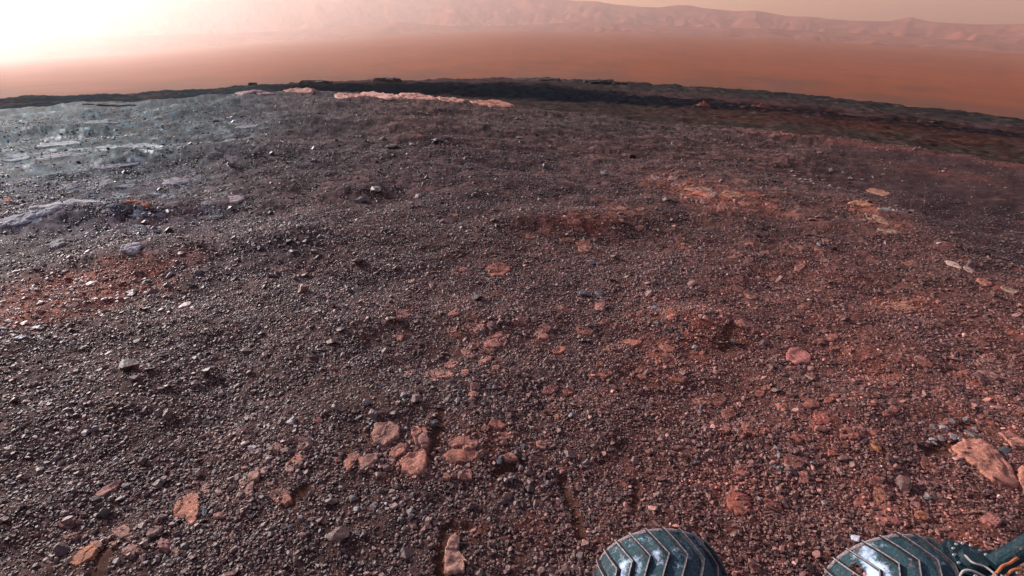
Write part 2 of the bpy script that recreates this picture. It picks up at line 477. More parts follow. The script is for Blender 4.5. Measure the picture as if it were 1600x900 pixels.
# a plain: elevation angles follow a floor whose height changes linearly with distance
z0 = CAM_Z + 2300 * np.tan(RIDGE(azv)); z1 = CAM_Z + 9600 * np.tan(e1)
Z = z0 + (z1 - z0) * (Rp - 2300) / 7300
X = Rp * np.sin(azv); Y = Rp * np.cos(azv); azg = np.broadcast_to(azv, Rp.shape); lr = np.log(Rp)
n1 = fbm(azg * 10, lr * 7, 4, 31); n2 = fbm(azg * 35, lr * 24, 4, 33)
Z = Z + Rp * .0010 * fbm(azg * 25, lr * 10, 4, 30)
C = np.empty(Rp.shape + (3,)); C[...] = (.215, .060, .022)
C = lerp3(C, (.23, .075, .038), sstep(-.2, .6, n1) * .22)
C = lerp3(C, (.15, .042, .022), sstep(.0, .5, n2) * .18)
C = lerp3(C, (.10, .060, .045), (1 - sstep(2200, 3200, Rp * (1 + .4 * n1))) * .6)
plain = grid_mesh('plain', np.stack([X, Y, Z], -1), nr, len(azv), M_PLAIN, False, np.clip(C, .01, .9))
plain['kind'] = 'structure'

def range_sheet(name, ra, rb, rc_, base, top, seed, amp, colr):
    nr = 90
    t = np.linspace(0, 1, nr)[:, None]
    R_ = np.where(t < .8, ra + (rb - ra) * t / .8, rb + (rc_ - rb) * (t - .8) / .2)
    s = np.where(t < .8, t / .8, 1 - (t - .8) / .2 * .8)
    R_ = R_ * np.ones(len(azv))
    zb = CAM_Z + ra * np.tan(base(azv)); zt = CAM_Z + rb * np.tan(top(azv))
    az2 = np.broadcast_to(azv, R_.shape)
    rid = 1 - np.abs(fbm(az2 * 34 + .8 * fbm(az2 * 12, R_ / 1500., 2, seed + 5), R_ / 2600., 5, seed, .55)) * 2
    lumps = fbm(az2 * 16, R_ / 1700., 4, seed + 3)
    env = s ** 1.7
    mask = s * (1 - s) * 4
    Z = zb - 25 + (zt - zb + 25) * env + (zt - zb) * amp * mask * ((rid - .55) * .55 + 1.3 * lumps)
    Z = np.minimum(Z, zb + (zt - zb) * (.97 if True else 1) * s ** .5 + 1e9 * (s > .999))
    X = R_ * np.sin(azv); Y = R_ * np.cos(azv)
    C = np.empty(R_.shape + (3,)); C[...] = colr
    C = lerp3(C, (.08, .04, .03), sstep(.10, .4, fbm(az2 * 40, R_ / 500., 4, seed + 9)) * .6)
    o = grid_mesh(name, np.stack([X, Y, Z], -1), nr, len(azv), M_MOUNT, False, np.clip(C, .01, .9))
    o['kind'] = 'structure'
    return o
FOOT = line([(0, 60), (200, 55), (400, 50), (540, 40), (620, 33), (700, 40), (800, 40), (860, 36), (930, 33), (1000, 38), (1100, 42), (1200, 44), (1300, 50), (1380, 54), (1500, 62), (1600, 68)])
range_sheet('foothills', 9000, 11500, 12600, PLAIN, FOOT, 101, .30, (.20, .080, .048))
MB = lambda a: PLAIN(a) - .004
range_sheet('mountain_range', 11800, 16000, 18000, MB, SKYLINE, 131, .30, (.24, .082, .043))

# the dusty air over the whole place
hz_me = bpy.data.meshes.new('haze'); bm = bmesh.new(); bmesh.ops.create_cube(bm, size=1.0); bm.to_mesh(hz_me); bm.free()
haze = bpy.data.objects.new('haze', hz_me); col.objects.link(haze)
haze.scale = (40000, 40000, 2200); haze.location = (0, 0, 600)
haze['kind'] = 'stuff'
m = bpy.data.materials.new('dusty_air'); m.use_nodes = True; n = m.node_tree; n.nodes.remove(n.nodes['Principled BSDF'])
pv = nd(n, 'ShaderNodeVolumePrincipled')
pv.inputs['Color'].default_value = (1.0, .87, .82, 1)
pv.inputs['Density'].default_value = 1 / 15500.0
pv.inputs['Anisotropy'].default_value = .78
n.links.new(pv.outputs['Volume'], n.nodes['Material Output'].inputs['Volume'])
hz_me.materials.append(m)

# ------------------------------------------------------------------ rocks
def rock_points(seed, level, cuts=9, flat=.75, rough_=.06, elong=1.3, dd=(.45, .78)):
    rg = np.random.default_rng(seed)
    bm = bmesh.new(); bmesh.ops.create_icosphere(bm, subdivisions=level, radius=1.0)
    P = np.array([v.co[:] for v in bm.verts]); F = [[v.index for v in f.verts] for f in bm.faces]; bm.free()
    for _ in range(cuts):
        nrm = rg.normal(size=3); nrm /= np.linalg.norm(nrm); d = rg.uniform(*dd)
        P = P - np.clip(P @ nrm - d, 0, None)[:, None] * nrm
    a, b = P[:, 0] * 2.1 + P[:, 2] * 1.3, P[:, 1] * 2.1 - P[:, 2] * .9
    P = P * (1 + rough_ * fbm(a + seed, b, 4, seed)[:, None] * 2)
    P = P * np.array([elong, 1.0, flat])
    P = P / np.abs(P[:, :2]).max()
    return P, F
PROTO_LOW = [pymesh('stone', *rock_points(s, 3, 9, rough_=.09, dd=(.38, .72), flat=random.uniform(.6, .95), elong=random.uniform(1.0, 1.5)), M_STONE) for s in range(200, 210)]
PROTO_BIG = [pymesh('rock', *rock_points(s, 4, 20, rough_=.14, flat=random.uniform(.65, 1.0), elong=random.uniform(1.0, 1.5)), M_STONE) for s in range(300, 310)]
PROTO_FLAT = [pymesh('rock', *rock_points(s, 4, 22, rough_=.14, flat=random.uniform(.28, .4), elong=random.uniform(1.2, 1.7)), M_STONE) for s in range(400, 406)]
PROTO_TALL = [pymesh('rock', *rock_points(s, 4, 22, rough_=.12, flat=1.9, elong=1.1), M_STONE) for s in range(500, 504)]
GREY, DARK, PALEC, WHITE, PINK, ORANGE, CREAM, RUST = (.13, .11, .11), (.055, .048, .050), (.30, .26, .25), (.52, .49, .49), (.32, .17, .14), (.34, .13, .075), (.42, .30, .25), (.22, .085, .055)
BLUEGREY = (.13, .14, .16)
N_ROCK = [0]
def stone(px, py, w, label, cat, tint_, protos=PROTO_BIG, group=None, name='stone', sink=.25, tall=1.0, rz=None, cache=None):
    """a loose stone whose visible width is w photograph pixels"""
    if cache is None: x, y, z = (float(v[0]) for v in at(px, py))
    else: x, y, z = cache
    depth = CP * y - SP * (z - CAM_Z)
    s = .5 * w * depth / FX
    N_ROCK[0] += 1
    me = protos[N_ROCK[0] % len(protos)]
    o = link(name, me, None, (x, y, z))
    hz_ = s * tall
    zmin = min(v.co.z for v in me.vertices) if 'zmin' not in me else me['zmin']
    me['zmin'] = zmin
    o.scale = (s, s, hz_)
    o.location.z = z - zmin * hz_ * (1 - sink) * 1.0 - .0
    o.rotation_euler = (random.uniform(-.2, .2), random.uniform(-.2, .2), random.uniform(0, 6.28) if rz is None else rz)
    k = random.uniform(.85, 1.15)
    o['tint'] = [c * k * .8 for c in tint_]
    return tag(o, label, cat, group)

SPECS = []
def slab(*a, **k):
    SPECS.append((a, k))
def outline(pts, seed=0, ell=None, **_):
    if ell:
        cx, cy, rx, ry, tl = ell
        rg = np.random.default_rng(seed + 900); nv = int(rg.integers(7, 11)); a = (np.arange(nv) + rg.uniform(-.3, .3, nv)) * 2 * np.pi / nv; rr = rg.uniform(.72, 1.18, nv)
        ex, ey = rx * np.cos(a) * rr, ry * np.sin(a) * rr
        pts = np.stack([cx + ex * math.cos(tl) - ey * math.sin(tl), cy + ex * math.sin(tl) + ey * math.cos(tl)], -1)
    return np.array(pts, float)
def build_slabs():
    outs = [outline(a[0], a[4] if len(a) > 4 else k.get('seed', 0), k.get('ell')) for a, k in SPECS]
    n_ = np.cumsum([0] + [len(o) for o in outs]); allp = np.concatenate(outs)
    wx, wy, wz = at(allp[:, 0], allp[:, 1])
    for i, (a, k) in enumerate(SPECS):
        build_slab(np.stack([wx[n_[i]:n_[i + 1]], wy[n_[i]:n_[i + 1]]], -1), *a[1:], **k)
def build_slab(W, label, tint_, th=.022, seed=0, name='bedrock_slab', cat='rock slab', material=None, group=None, rough_=.22, ell=None, NS=60, NR=10):
    """a plate of bedrock lying in the soil; pts is its outline in the photograph"""
    if ell is None: th *= .5; NS = 84; NR = 16
    c = W.mean(0); W = W - c
    a = np.arctan2(W[:, 1], W[:, 0]); o_ = np.argsort(a); W = W[o_]; a = a[o_]
    aa = np.linspace(-np.pi, np.pi, NS, endpoint=False)
    rad = np.hypot(W[:, 0], W[:, 1])
    a3 = np.concatenate([a - 2 * np.pi, a, a + 2 * np.pi]); r3 = np.tile(rad, 3)
    ix = np.clip(np.searchsorted(a3, aa, side='right') - 1, 0, len(a3) - 2)
    t1, t2, q1, q2 = a3[ix], a3[ix + 1], r3[ix], r3[ix + 1]
    dn_ = q1 * np.sin(aa - t1) + q2 * np.sin(t2 - aa)
    lin = np.interp(aa, a3, r3)
    R_ = np.where((t2 - t1 < 2.4) & (dn_ > 1e-6), q1 * q2 * np.sin(t2 - t1) / np.maximum(dn_, 1e-6), lin)
    R_ = np.clip(R_, .35 * lin, 1.3 * lin)
    size_ = float(R_.mean())
    R_ = R_ * (1 + (.12 if ell else .05) * perlin(np.cos(aa) * 2.2 + seed, np.sin(aa) * 2.2, seed) + (.14 if ell else .08) * perlin(np.cos(aa) * 6 + seed, np.sin(aa) * 6, seed + 1) + .10 * perlin(np.cos(aa) * 15 + seed, np.sin(aa) * 15, seed + 2))
    prof = [(1.10, -.9), (1.03, .0), (1.005, .5), (.985, .82), (.955, .95), (.90, 1.0)] + [(q, 1.0) for q in np.linspace(.82, .06, NR)]
    V = []; wl = 9.0 if size_ < .5 else 3.5
    kk = np.array([q[0] for q in prof])[:, None]; hh = np.array([q[1] for q in prof])[:, None]
    xs = (np.cos(aa) * R_)[None] * kk; ys = (np.sin(aa) * R_)[None] * kk
    xw, yw = xs + c[0], ys + c[1]
    nn = fbm(xw * wl + seed, yw * wl * 1.5, 4, seed + 3, .6)
    crack = -np.clip(1 - np.abs(fbm(xw * wl * .5 + seed + 7, yw * wl * .5, 2, seed + 8)) * 9, 0, 1)
    wd, wv = worley(xw * wl * 1.5 + .5 * nn, yw * wl * 1.5 + seed, seed)
    zz = H(xw, yw, False) + th * hh + th * (rough_ * (1.8 * nn + 1.6 * crack) + .42 * (wv - .5)) * np.clip(hh, 0, 1)
    V = [np.stack([xs, ys, zz], -1).reshape(-1, 3)]
    V = np.concatenate(V); g0 = float(H(c[:1], c[1:], False)[0]); V[:, 2] -= g0
    verts = [tuple(v) for v in V]; faces = []
    n_ = len(prof)
    for k in range(n_ - 1):
        for j in range(NS):
            j2 = (j + 1) % NS
            faces.append((k * NS + j, k * NS + j2, (k + 1) * NS + j2, (k + 1) * NS + j))
    faces.append(tuple(range((n_ - 1) * NS, n_ * NS)))
    me = pymesh(name, verts, faces, material or M_SLAB, True)
    o = link(name, me, None, (float(c[0]), float(c[1]), g0))
    o['tint'] = [q * k_ for q, k_ in zip(tint_, (1.14, 1.16, 1.16))]
    o['kind'] = 'thing'
    SLABS.append((float(c[0]), float(c[1]), aa, R_, th))
    return tag(o, label, cat, group)
SLABS = []
OR = (.30, .135, .098); OP = (.31, .17, .132); RD = (.25, .098, .072); BR = (.22, .11, .085); WH = (.34, .35, .36); PP = (.30, .22, .20)
slab([(625, 722), (637, 712), (652, 707), (666, 706), (667, 725), (662, 742), (645, 745), (628, 737)], 'broad orange slab with dark right edge in the lower middle gravel', OR, .045, 1)
slab([(608, 713), (612, 703), (625, 697), (638, 697), (633, 708), (616, 717)], 'small rounded orange slab just above the broad orange slab', OR, .035, 2)
slab([(537, 724), (545, 712), (560, 706), (561, 713), (552, 730), (542, 739)], 'leftmost tilted orange slab of the row in the lower middle', OR, .03, 3)
slab([(563, 724), (574, 712), (592, 709), (590, 720), (576, 730), (563, 738)], 'orange slab second from left in the lower middle row', OP, .03, 4)
slab([(580, 680), (588, 664), (610, 660), (626, 671), (622, 686), (602, 698), (585, 694)], 'crumbly pinkish slab crossed by pebbles above the orange slab row', (.25, .13, .10), .035, 5)
slab([(645, 684), (660, 677), (673, 690), (668, 703), (650, 699)], 'pale brown slab left of the narrow sandy furrow', BR, .045, 6)
slab([(701, 694), (714, 685), (734, 684), (738, 692), (722, 698), (706, 700)], 'oval orange slab right of the narrow sandy furrow', OR, .03, 7)
slab([(763, 666), (768, 656), (782, 658), (791, 668), (776, 673)], 'small red slab above the dark sandy hole', RD, .03, 8)
slab([(690, 714), (704, 703), (732, 703), (752, 709), (736, 721), (706, 725)], 'low rubbly orange slab beneath the oval orange slab', (.27, .11, .075), .018, 9)
slab([(272, 800), (278, 782), (298, 771), (311, 773), (312, 792), (308, 818), (298, 821), (290, 812), (275, 812)], 'bright orange upright slab alone in the lower left gravel', (.33, .15, .10), .03, 10)
slab([(110, 880), (124, 863), (146, 851), (154, 859), (141, 875), (119, 886)], 'dull orange slab at the lower left edge beside a black gap', (.30, .14, .085), .025, 11)
slab([(147, 774), (164, 762), (190, 750), (186, 760), (162, 776), (150, 779)], 'long narrow pinkish slab in the dark lower left gravel', OP, .025, 12)
slab([(694, 892), (697, 862), (703, 846), (712, 838), (720, 842), (716, 862), (724, 878), (734, 884), (728, 893), (702, 899)], 'tall pale orange slab at the bottom edge left of the wheels', (.33, .18, .135), .06, 13)
slab([(1488, 705), (1504, 690), (1528, 686), (1546, 698), (1561, 712), (1577, 728), (1585, 746), (1590, 764), (1570, 762), (1545, 750), (1524, 730), (1503, 717)], 'largest orange slab, lying at the right edge above the wheels', (.30, .13, .092), .05, 14)
slab([(1560, 678), (1575, 675), (1602, 691), (1606, 702), (1580, 699)], 'orange slab at the right edge above the largest slab', OR, .035, 15)
slab([(1592, 734), (1604, 726), (1650, 740), (1650, 790), (1604, 780), (1590, 755)], 'orange slab cut by the right edge beside the largest slab', OR, .05, 16)
slab([(1227, 561), (1232, 546), (1250, 545), (1267, 556), (1265, 567), (1245, 571)], 'pinkish red oval slab in the right middle gravel', (.33, .125, .10), .03, 17)
slab(None, 'broad flush orange plate in the right middle gravel', (.24, .11, .065), .008, 18, ell=(1410, 479, 27, 9, .12))
slab([(1146, 503), (1156, 500), (1179, 508), (1176, 513), (1158, 511)], 'thin tilted orange plate beside the dark sand pit', OR, .02, 19)
ELL = [  # px, py, rx, ry, tilt, tint, thickness, label
    (958, 546, 12, 6, -.2, OR, .02, 'orange slab in the centre gravel below the dark flat rock'),
    (937, 480, 7, 8, .3, (.33, .15, .12), .03, 'small pink slab right below the dark flat rock'),
    (777, 423, 17, 9, 0, (.31, .12, .08), .03, 'round orange slab with dark rim in the middle of the hill'),
    (724, 425, 15, 7, 0, (.24, .10, .075), .02, 'dull orange slab left of the round orange slab'),
    (1152, 785, 17, 24, -.4, (.27, .085, .06), .02, 'large red plate between the two wheels'),
    (1207, 788, 15, 13, .2, (.26, .095, .07), .02, 'red plate right of the large red plate'),
    (1074, 708, 14, 7, 0, (.36, .16, .11), .02, 'pale orange slab above the left wheel'),
    (1098, 629, 14, 6, .1, OR, .02, 'orange slab on red gravel in the right centre'),
    (1139, 648, 10, 9, 0, RD, .02, 'red plate above the small red plate right of centre'),
    (1160, 678, 8, 8, 0, RD, .02, 'small red plate right of centre'),
    (1133, 673, 7, 6, 0, RD, .02, 'small dull red plate left of the small red plate'),
    (1284, 656, 14, 9, .2, (.29, .085, .065), .02, 'bright red plate in the lower right gravel'),
    (1336, 674, 18, 8, .3, RD, .02, 'long red plate right of the bright red plate'),
    (1312, 682, 11, 6, .2, RD, .018, 'short red plate below the bright red plate'),
    (1368, 699, 11, 4, .6, (.36, .14, .06), .02, 'narrow tilted orange slab in the lower right gravel'),
    (1440, 809, 12, 6, .5, (.36, .13, .06), .025, 'bright orange lens shaped slab above the right wheel'),
    (1384, 806, 24, 16, .2, (.25, .09, .07), .015, 'red rubbly plate just above the right wheel'),
    (1376, 772, 11, 14, -.5, (.30, .12, .075), .02, 'orange red plate above the rubbly plate'),
    (1240, 722, 15, 9, .3, RD, .018, 'faint red plate above the gap between the wheels'),
    (1256, 748, 8, 12, 0, RD, .018, 'faint upright red plate above the gap between the wheels'),
    (1453, 729, 20, 8, .6, RD, .018, 'long faint red plate left of the largest slab'),
    (1550, 815, 16, 10, .5, (.28, .11, .09), .02, 'pink plate above the cable arm at right'),
    (1280, 535, 10, 5, -.1, RD, .02, 'small red slab above the pinkish red oval slab'),
    (1300, 529, 10, 5, -.2, RD, .02, 'tiny faint red slab right above the pinkish red oval slab'),
    (1405, 560, 16, 7, .1, RD, .015, 'red patch of bedrock in the right gravel'),
    (1436, 562, 8, 5, .1, OP, .02, 'small pink slab right of the red bedrock patch'),
    (1395, 592, 14, 7, .1, (.26, .09, .06), .015, 'faint orange bedrock patch below the red one'),
    (1545, 565, 18, 3, .1, OP, .02, 'thin pink ledge at the far right of the gravel'),
    (1550, 587, 20, 3, .3, OP, .02, 'lower thin pink ledge at the far right of the gravel'),
    (1092, 297, 20, 3.5, .08, (.44, .25, .18), .03, 'long pale plate of the bright outcrop right of centre'),
    (1112, 305, 10, 4.5, 0, (.42, .24, .18), .03, 'square pale plate in the bright outcrop right of centre'),
    (1143, 305, 18, 5, .1, (.42, .19, .11), .03, 'orange plate at the right of the bright outcrop'),
    (1170, 320, 15, 3, .05, (.42, .20, .12), .03, 'rightmost lower orange plate of the bright outcrop'),
    (1060, 290, 12, 3, .1, (.36, .22, .18), .03, 'pale plate at the left of the bright outcrop'),
    (1024, 278, 8, 3, .3, (.32, .22, .19), .03, 'leftmost small pale plate of the bright outcrop'),
    (1052, 279, 8, 2.5, .1, (.36, .26, .22), .03, 'small pale plate at the top of the bright outcrop'),
    (1101, 317, 7, 2.5, 0, (.36, .22, .17), .03, 'small pale plate under the bright outcrop'),
    (1128, 325, 8, 2.5, .2, (.36, .20, .15), .03, 'lowest pale plate under the bright outcrop'),
    (1345, 319, 18, 3, .15, (.46, .20, .11), .04, 'bright orange ledge at the right of the slope'),
    (1370, 300, 18, 4, .2, (.34, .16, .11), .03, 'dull orange plate above the bright orange ledge'),
    (1393, 330, 26, 1.8, .13, (.34, .30, .28), .03, 'thin grey white ledge running right from the bright orange ledge'),
    (1372, 344, 22, 4, .35, (.38, .22, .14), .03, 'tan crumbling ledge below the bright orange ledge'),
    (1390, 362, 18, 2.5, .2, (.34, .22, .14), .03, 'lowest tan ledge below the bright orange ledge'),
    (1488, 414, 12, 3, .35, (.42, .30, .25), .03, 'pale ledge at the top of the right hand edge line'),
    (1512, 422, 10, 2.5, .4, (.38, .26, .22), .03, 'second pale ledge down the right hand edge line'),
    (1538, 443, 14, 3.5, .3, (.36, .15, .11), .03, 'orange pink ledge on the right hand edge line'),
    (1578, 455, 14, 3, .3, (.34, .22, .16), .03, 'lowest tan ledge on the right hand edge line'),
    (28, 345, 34, 7, -.25, WH, .05, 'long whitish rough ledge at the left edge'),
    (75, 332, 22, 5, -.3, WH, .05, 'whitish ledge right of the long one at left'),
    (110, 318, 10, 5, -.3, WH, .05, 'small whitish block at the end of the left ledges'),
    (12, 312, 7, 3.5, -.1, (.34, .10, .05), .03, 'small rust red slab above the whitish ledges at left'),
    (88, 383, 15, 6, -.35, (.22, .22, .22), .05, 'smooth grey slab on the left slope'),
    (206, 389, 16, 8, -.15, (.32, .31, .32), .05, 'pale grey slab among rubble left of the dark clods'),
    (276, 285, 22, 5, -.1, (.24, .23, .26), .04, 'lilac grey plate high on the left slope'),
    (370, 312, 11, 6, 0, (.30, .24, .24), .04, 'pinkish pale plate left of the middle hollow'),
    (228, 320, 6, 4, 0, (.38, .11, .05), .03, 'bright rust red spot of rock on the left slope'),
    (185, 260, 30, 2.5, -.1, (.25, .24, .27), .04, 'thin long lilac ledge high on the left slope'),
    (90, 226, 30, 3.5, -.08, (.34, .38, .38), .05, 'bright bluish white ledge far left on the slope'),
    (168, 231, 18, 3.5, -.08, (.32, .37, .37), .05, 'bluish white ledge right of the brightest far left one'),
    (25, 249, 24, 4, -.1, (.26, .33, .34), .05, 'teal white plate at the far left edge'),
    (150, 191, 22, 2, -.12, (.24, .28, .28), .05, 'thin pale line of rock near the top left crest'),
    (385, 199, 16, 2.5, -.1, (.28, .27, .28), .05, 'pale ledge below the crest at centre left'),
    (478, 690, 11, 15, .4, (.28, .15, .12), .02, 'pinkish plate with a pale right edge in the lower left centre'),
    (440, 778, 15, 13, .5, (.27, .125, .09), .02, 'orange brown plate beside the dark standing stone'),
    (398, 748, 8, 7, 0, (.34, .20, .16), .03, 'pale orange knob in the lower left centre'),
    (391, 765, 6, 14, .2, (.28, .17, .15), .02, 'narrow pale strip of rock under the orange knob'),
    (768, 540, 12, 7, 0, (.34, .14, .11), .03, 'pink slab in the rubble of the centre'),
    (787, 536, 6, 6, 0, (.34, .17, .13), .03, 'small pink block right of the pink centre slab'),
    (748, 516, 12, 7, -.3, (.32, .15, .12), .02, 'pinkish slab at the upper left of the centre rubble'),
    (768, 511, 7, 6, .2, (.31, .15, .12), .02, 'pink block at the top of the centre rubble'),
    (690, 585, 20, 8, -.1, (.31, .15, .11), .02, 'wide pink plate left below the centre rubble'),
    (706, 571, 11, 6, -.2, (.33, .16, .12), .025, 'pink block above the wide pink plate'),
    (630, 492, 9, 8, .2, (.28, .125, .10), .02, 'pink slab left of the centre rubble'),
    (624, 529, 7, 6, 0, (.28, .13, .11), .03, 'round pink stone plate left of the centre rubble'),
    (850, 516, 10, 7, -.2, (.27, .12, .09), .02, 'orange slab right of the centre rubble'),
    (815, 503, 12, 6, -.1, (.29, .12, .09), .02, 'orange slab just right of the pink centre block'),
    (862, 610, 12, 6, -.3, (.28, .11, .085), .02, 'orange slab in the red gravel below centre'),
    (888, 612, 8, 6, 0, (.30, .11, .085), .02, 'small orange slab right of the one below centre'),
    (1095, 505, 18, 6, .1, (.26, .085, .06), .02, 'red plate ringed by dark clods right of centre'),
    (1132, 490, 9, 5, .1, (.28, .10, .085), .02, 'pink plate above the thin tilted orange plate'),
    (205, 862, 12, 8, -.4, (.29, .16, .13), .02, 'pale pink plate right of the black gap at lower left'),
    (258, 855, 12, 8, -.2, (.31, .15, .13), .025, 'pinkish plate below the bright orange upright slab'),
    (242, 832, 12, 6, -.6, (.28, .18, .16), .025, 'pale plate left below the bright orange upright slab'),
    (345, 808, 11, 4, -.2, (.30, .16, .13), .025, 'narrow pink plate right of the bright orange upright slab'),
    (105, 818, 14, 8, -.3, (.24, .12, .10), .02, 'dull pink plate at lower left'),
]
for k, (cx, cy, rx, ry, tl, tn, th, lb) in enumerate(ELL):
    slab(None, lb, tuple(q * (.62 if cy < 470 and cx > 1000 else .8) for q in tn), (th * .75 if cy > 395 else th * .6), 40 + k, ell=(cx, cy, rx * 1.12, ry * 1.12, tl))

# many low plates of the same dusty bedrock showing through the gravel
FIELDS = [(640, 690, 130, 60, 26, 5, 14, (.28, .125, .09), 'small low salmon plate among the slabs of the lower middle', 'salmon plates of the lower middle'),
          (760, 545, 100, 60, 22, 5, 13, (.27, .12, .09), 'small low pink plate in the centre rubble field', 'pink plates of the centre'),
          (1000, 560, 130, 60, 26, 5, 14, (.26, .10, .07), 'small low red plate right of the centre rubble field', 'red plates right of centre'),
          (1300, 640, 200, 110, 34, 6, 16, (.24, .085, .06), 'low red plate half buried in the right hand gravel', 'red plates in the right hand gravel'),
          (1200, 420, 180, 60, 18, 6, 14, (.22, .09, .065), 'thin brown red plate on the upper right gravel slope', 'brown red plates of the upper right'),
          (400, 720, 80, 60, 14, 5, 12, (.26, .15, .12), 'small pale pink plate in the lower left centre', 'pale pink plates of the lower left centre'),
          (180, 850, 90, 40, 10, 6, 14, (.22, .12, .095), 'dusty pink plate in the bottom left gravel', 'pink plates at the bottom left'),
          (900, 350, 140, 30, 14, 6, 14, (.22, .095, .065), 'thin rusty plate high on the centre slope', 'rusty plates high on the centre slope'),
          (170, 300, 160, 60, 22, 6, 18, (.13, .16, .18), 'thin bluish plate on the upper left slope', 'bluish plates on the upper left slope')]
k = 0
for (fx_, fy_, sx_, sy_, cnt, lo_, hi_, tn, lb, gr) in FIELDS:
    for _ in range(cnt):
        k += 1
        qx, qy = fx_ + random.gauss(0, sx_ * .6), fy_ + random.gauss(0, sy_ * .6)
        if not (5 < qx < 1595 and 200 < qy < 880): continue
        w_ = random.uniform(lo_, hi_); asp = np.interp(qy, [200, 400, 700], [.2, .38, .62])
        kk = random.uniform(.75, 1.15)
        slab(None, lb, tuple(q * kk for q in tn), random.uniform(.010, .019), 400 + k, ell=(qx, qy, w_, w_ * asp * random.uniform(.7, 1.3), random.uniform(-.5, .5) * (1 if qy > 400 else .3)), group=gr, NS=32, NR=4)

# pale cliff edge on the crest of the hill
LEDGES = [(402, 144, 34, 2.6, 'low pinkish ledge at the left of the crest cliff', (.20, .13, .12)), (468, 140, 26, 4.5, 'orange shoulder of the crest cliff below the dark mesa', (.40, .21, .15)),
          (545, 147, 26, 4.5, 'pale orange ledge left of the middle of the crest cliff', (.42, .22, .16)), (598, 147, 32, 5.5, 'brightest ledge in the middle of the crest cliff', (.46, .25, .19)),
          (652, 149, 30, 5, 'orange ledge right of the middle of the crest cliff', (.44, .22, .16)), (706, 154, 24, 4, 'low orange ledge near the right of the crest cliff', (.38, .19, .13)),
          (765, 160, 36, 4.5, 'rusty ledge at the right end of the crest cliff', (.38, .17, .11)), (165, 161, 40, 3, 'dark low outcrop on the far left crest', (.06, .05, .045))]
for k, (cx, cy, rx, ry, lb, tn) in enumerate(LEDGES):
    slab(None, lb, tn, .06, 150 + k, name='rock_ledge', cat='rock ledge', material=M_LEDGE, ell=(cx, cy + 3.5, rx * 1.12, ry * .75, .02 if cx < 560 else .09), rough_=.5)

build_slabs()

# dark mesas and little cones out in the valley
def outcrop(px, py, w, h, label, tint_, cone=False, seed=0, name='rock_outcrop', cat='outcrop'):
    x, y, z, r = valley_at(px, py)
    depth = CP * y - SP * (z - CAM_Z); W = w * depth / FX / 2; Ht = h * depth / FX
    NS, NK = 40, 9; V = []; aa = np.linspace(0, 2 * np.pi, NS, endpoint=False)
    for k in range(NK):
        q = k / (NK - 1)
        if cone: rr, zz = 1 - q, 1 - (1 - q) ** 1.5
        else: rr, zz = (1.06 - .16 * q if k < NK - 3 else (.9, .6, .02)[k - NK + 3]), min(1, q * 1.4)
        nn = 1 + .35 * fbm(np.cos(aa) * 2 + seed, np.sin(aa) * 2 + q, 4, seed)
        V.append(np.stack([np.cos(aa) * W * rr * nn, np.sin(aa) * W * .6 * rr * nn, -Ht * .5 + Ht * 1.5 * zz * (1 + .5 * fbm(np.cos(aa) * 3 + seed, np.sin(aa) * 3 + q * 2, 3, seed + 2))], -1))
    F = [(k * NS + j, k * NS + (j + 1) % NS, (k + 1) * NS + (j + 1) % NS, (k + 1) * NS + j) for k in range(NK - 1) for j in range(NS)]
    F.append(tuple(range((NK - 1) * NS, NK * NS)))
    o = link(name, pymesh(name, np.concatenate(V), F, M_LEDGE), None, (x, y, z)); o['tint'] = list(tint_)
    return tag(o, label, cat)
BK = (.022, .022, .022); RC_ = (.22, .075, .045)
outcrop(494, 131, 50, 4, 'flat topped black mesa on the valley rim left of centre', BK, seed=1)
outcrop(604, 128, 44, 5, 'low black rocky knob on the valley rim right of the mesa', BK, seed=2)
outcrop(395, 133, 14, 3, 'tiny dark outcrop left of the black mesa', BK, seed=3)
outcrop(838, 125, 76, 2, 'thin black scarp on the valley rim at centre', BK, seed=4)
outcrop(935, 130, 50, 4, 'ragged dark scarp on the rim right of centre', (.025, .026, .024), seed=5)
outcrop(968, 133, 24, 4, 'short dark knob at the end of the ragged scarp', BK, seed=6)
outcrop(1098, 167, 34, 8, 'red cone shaped mound on the valley floor', RC_, True, 7, 'mound', 'mound')
outcrop(1186, 168, 44, 6, 'broader dark red mound right of the red cone', (.16, .06, .042), True, 8, 'mound', 'mound')
outcrop(1284, 177, 18, 5, 'small dark blue mound on the dune band', (.03, .034, .042), True, 9, 'mound', 'mound')
outcrop(1450, 193, 34, 4, 'black and red outcrop at the edge of the right dune band', (.035, .02, .016), seed=10)

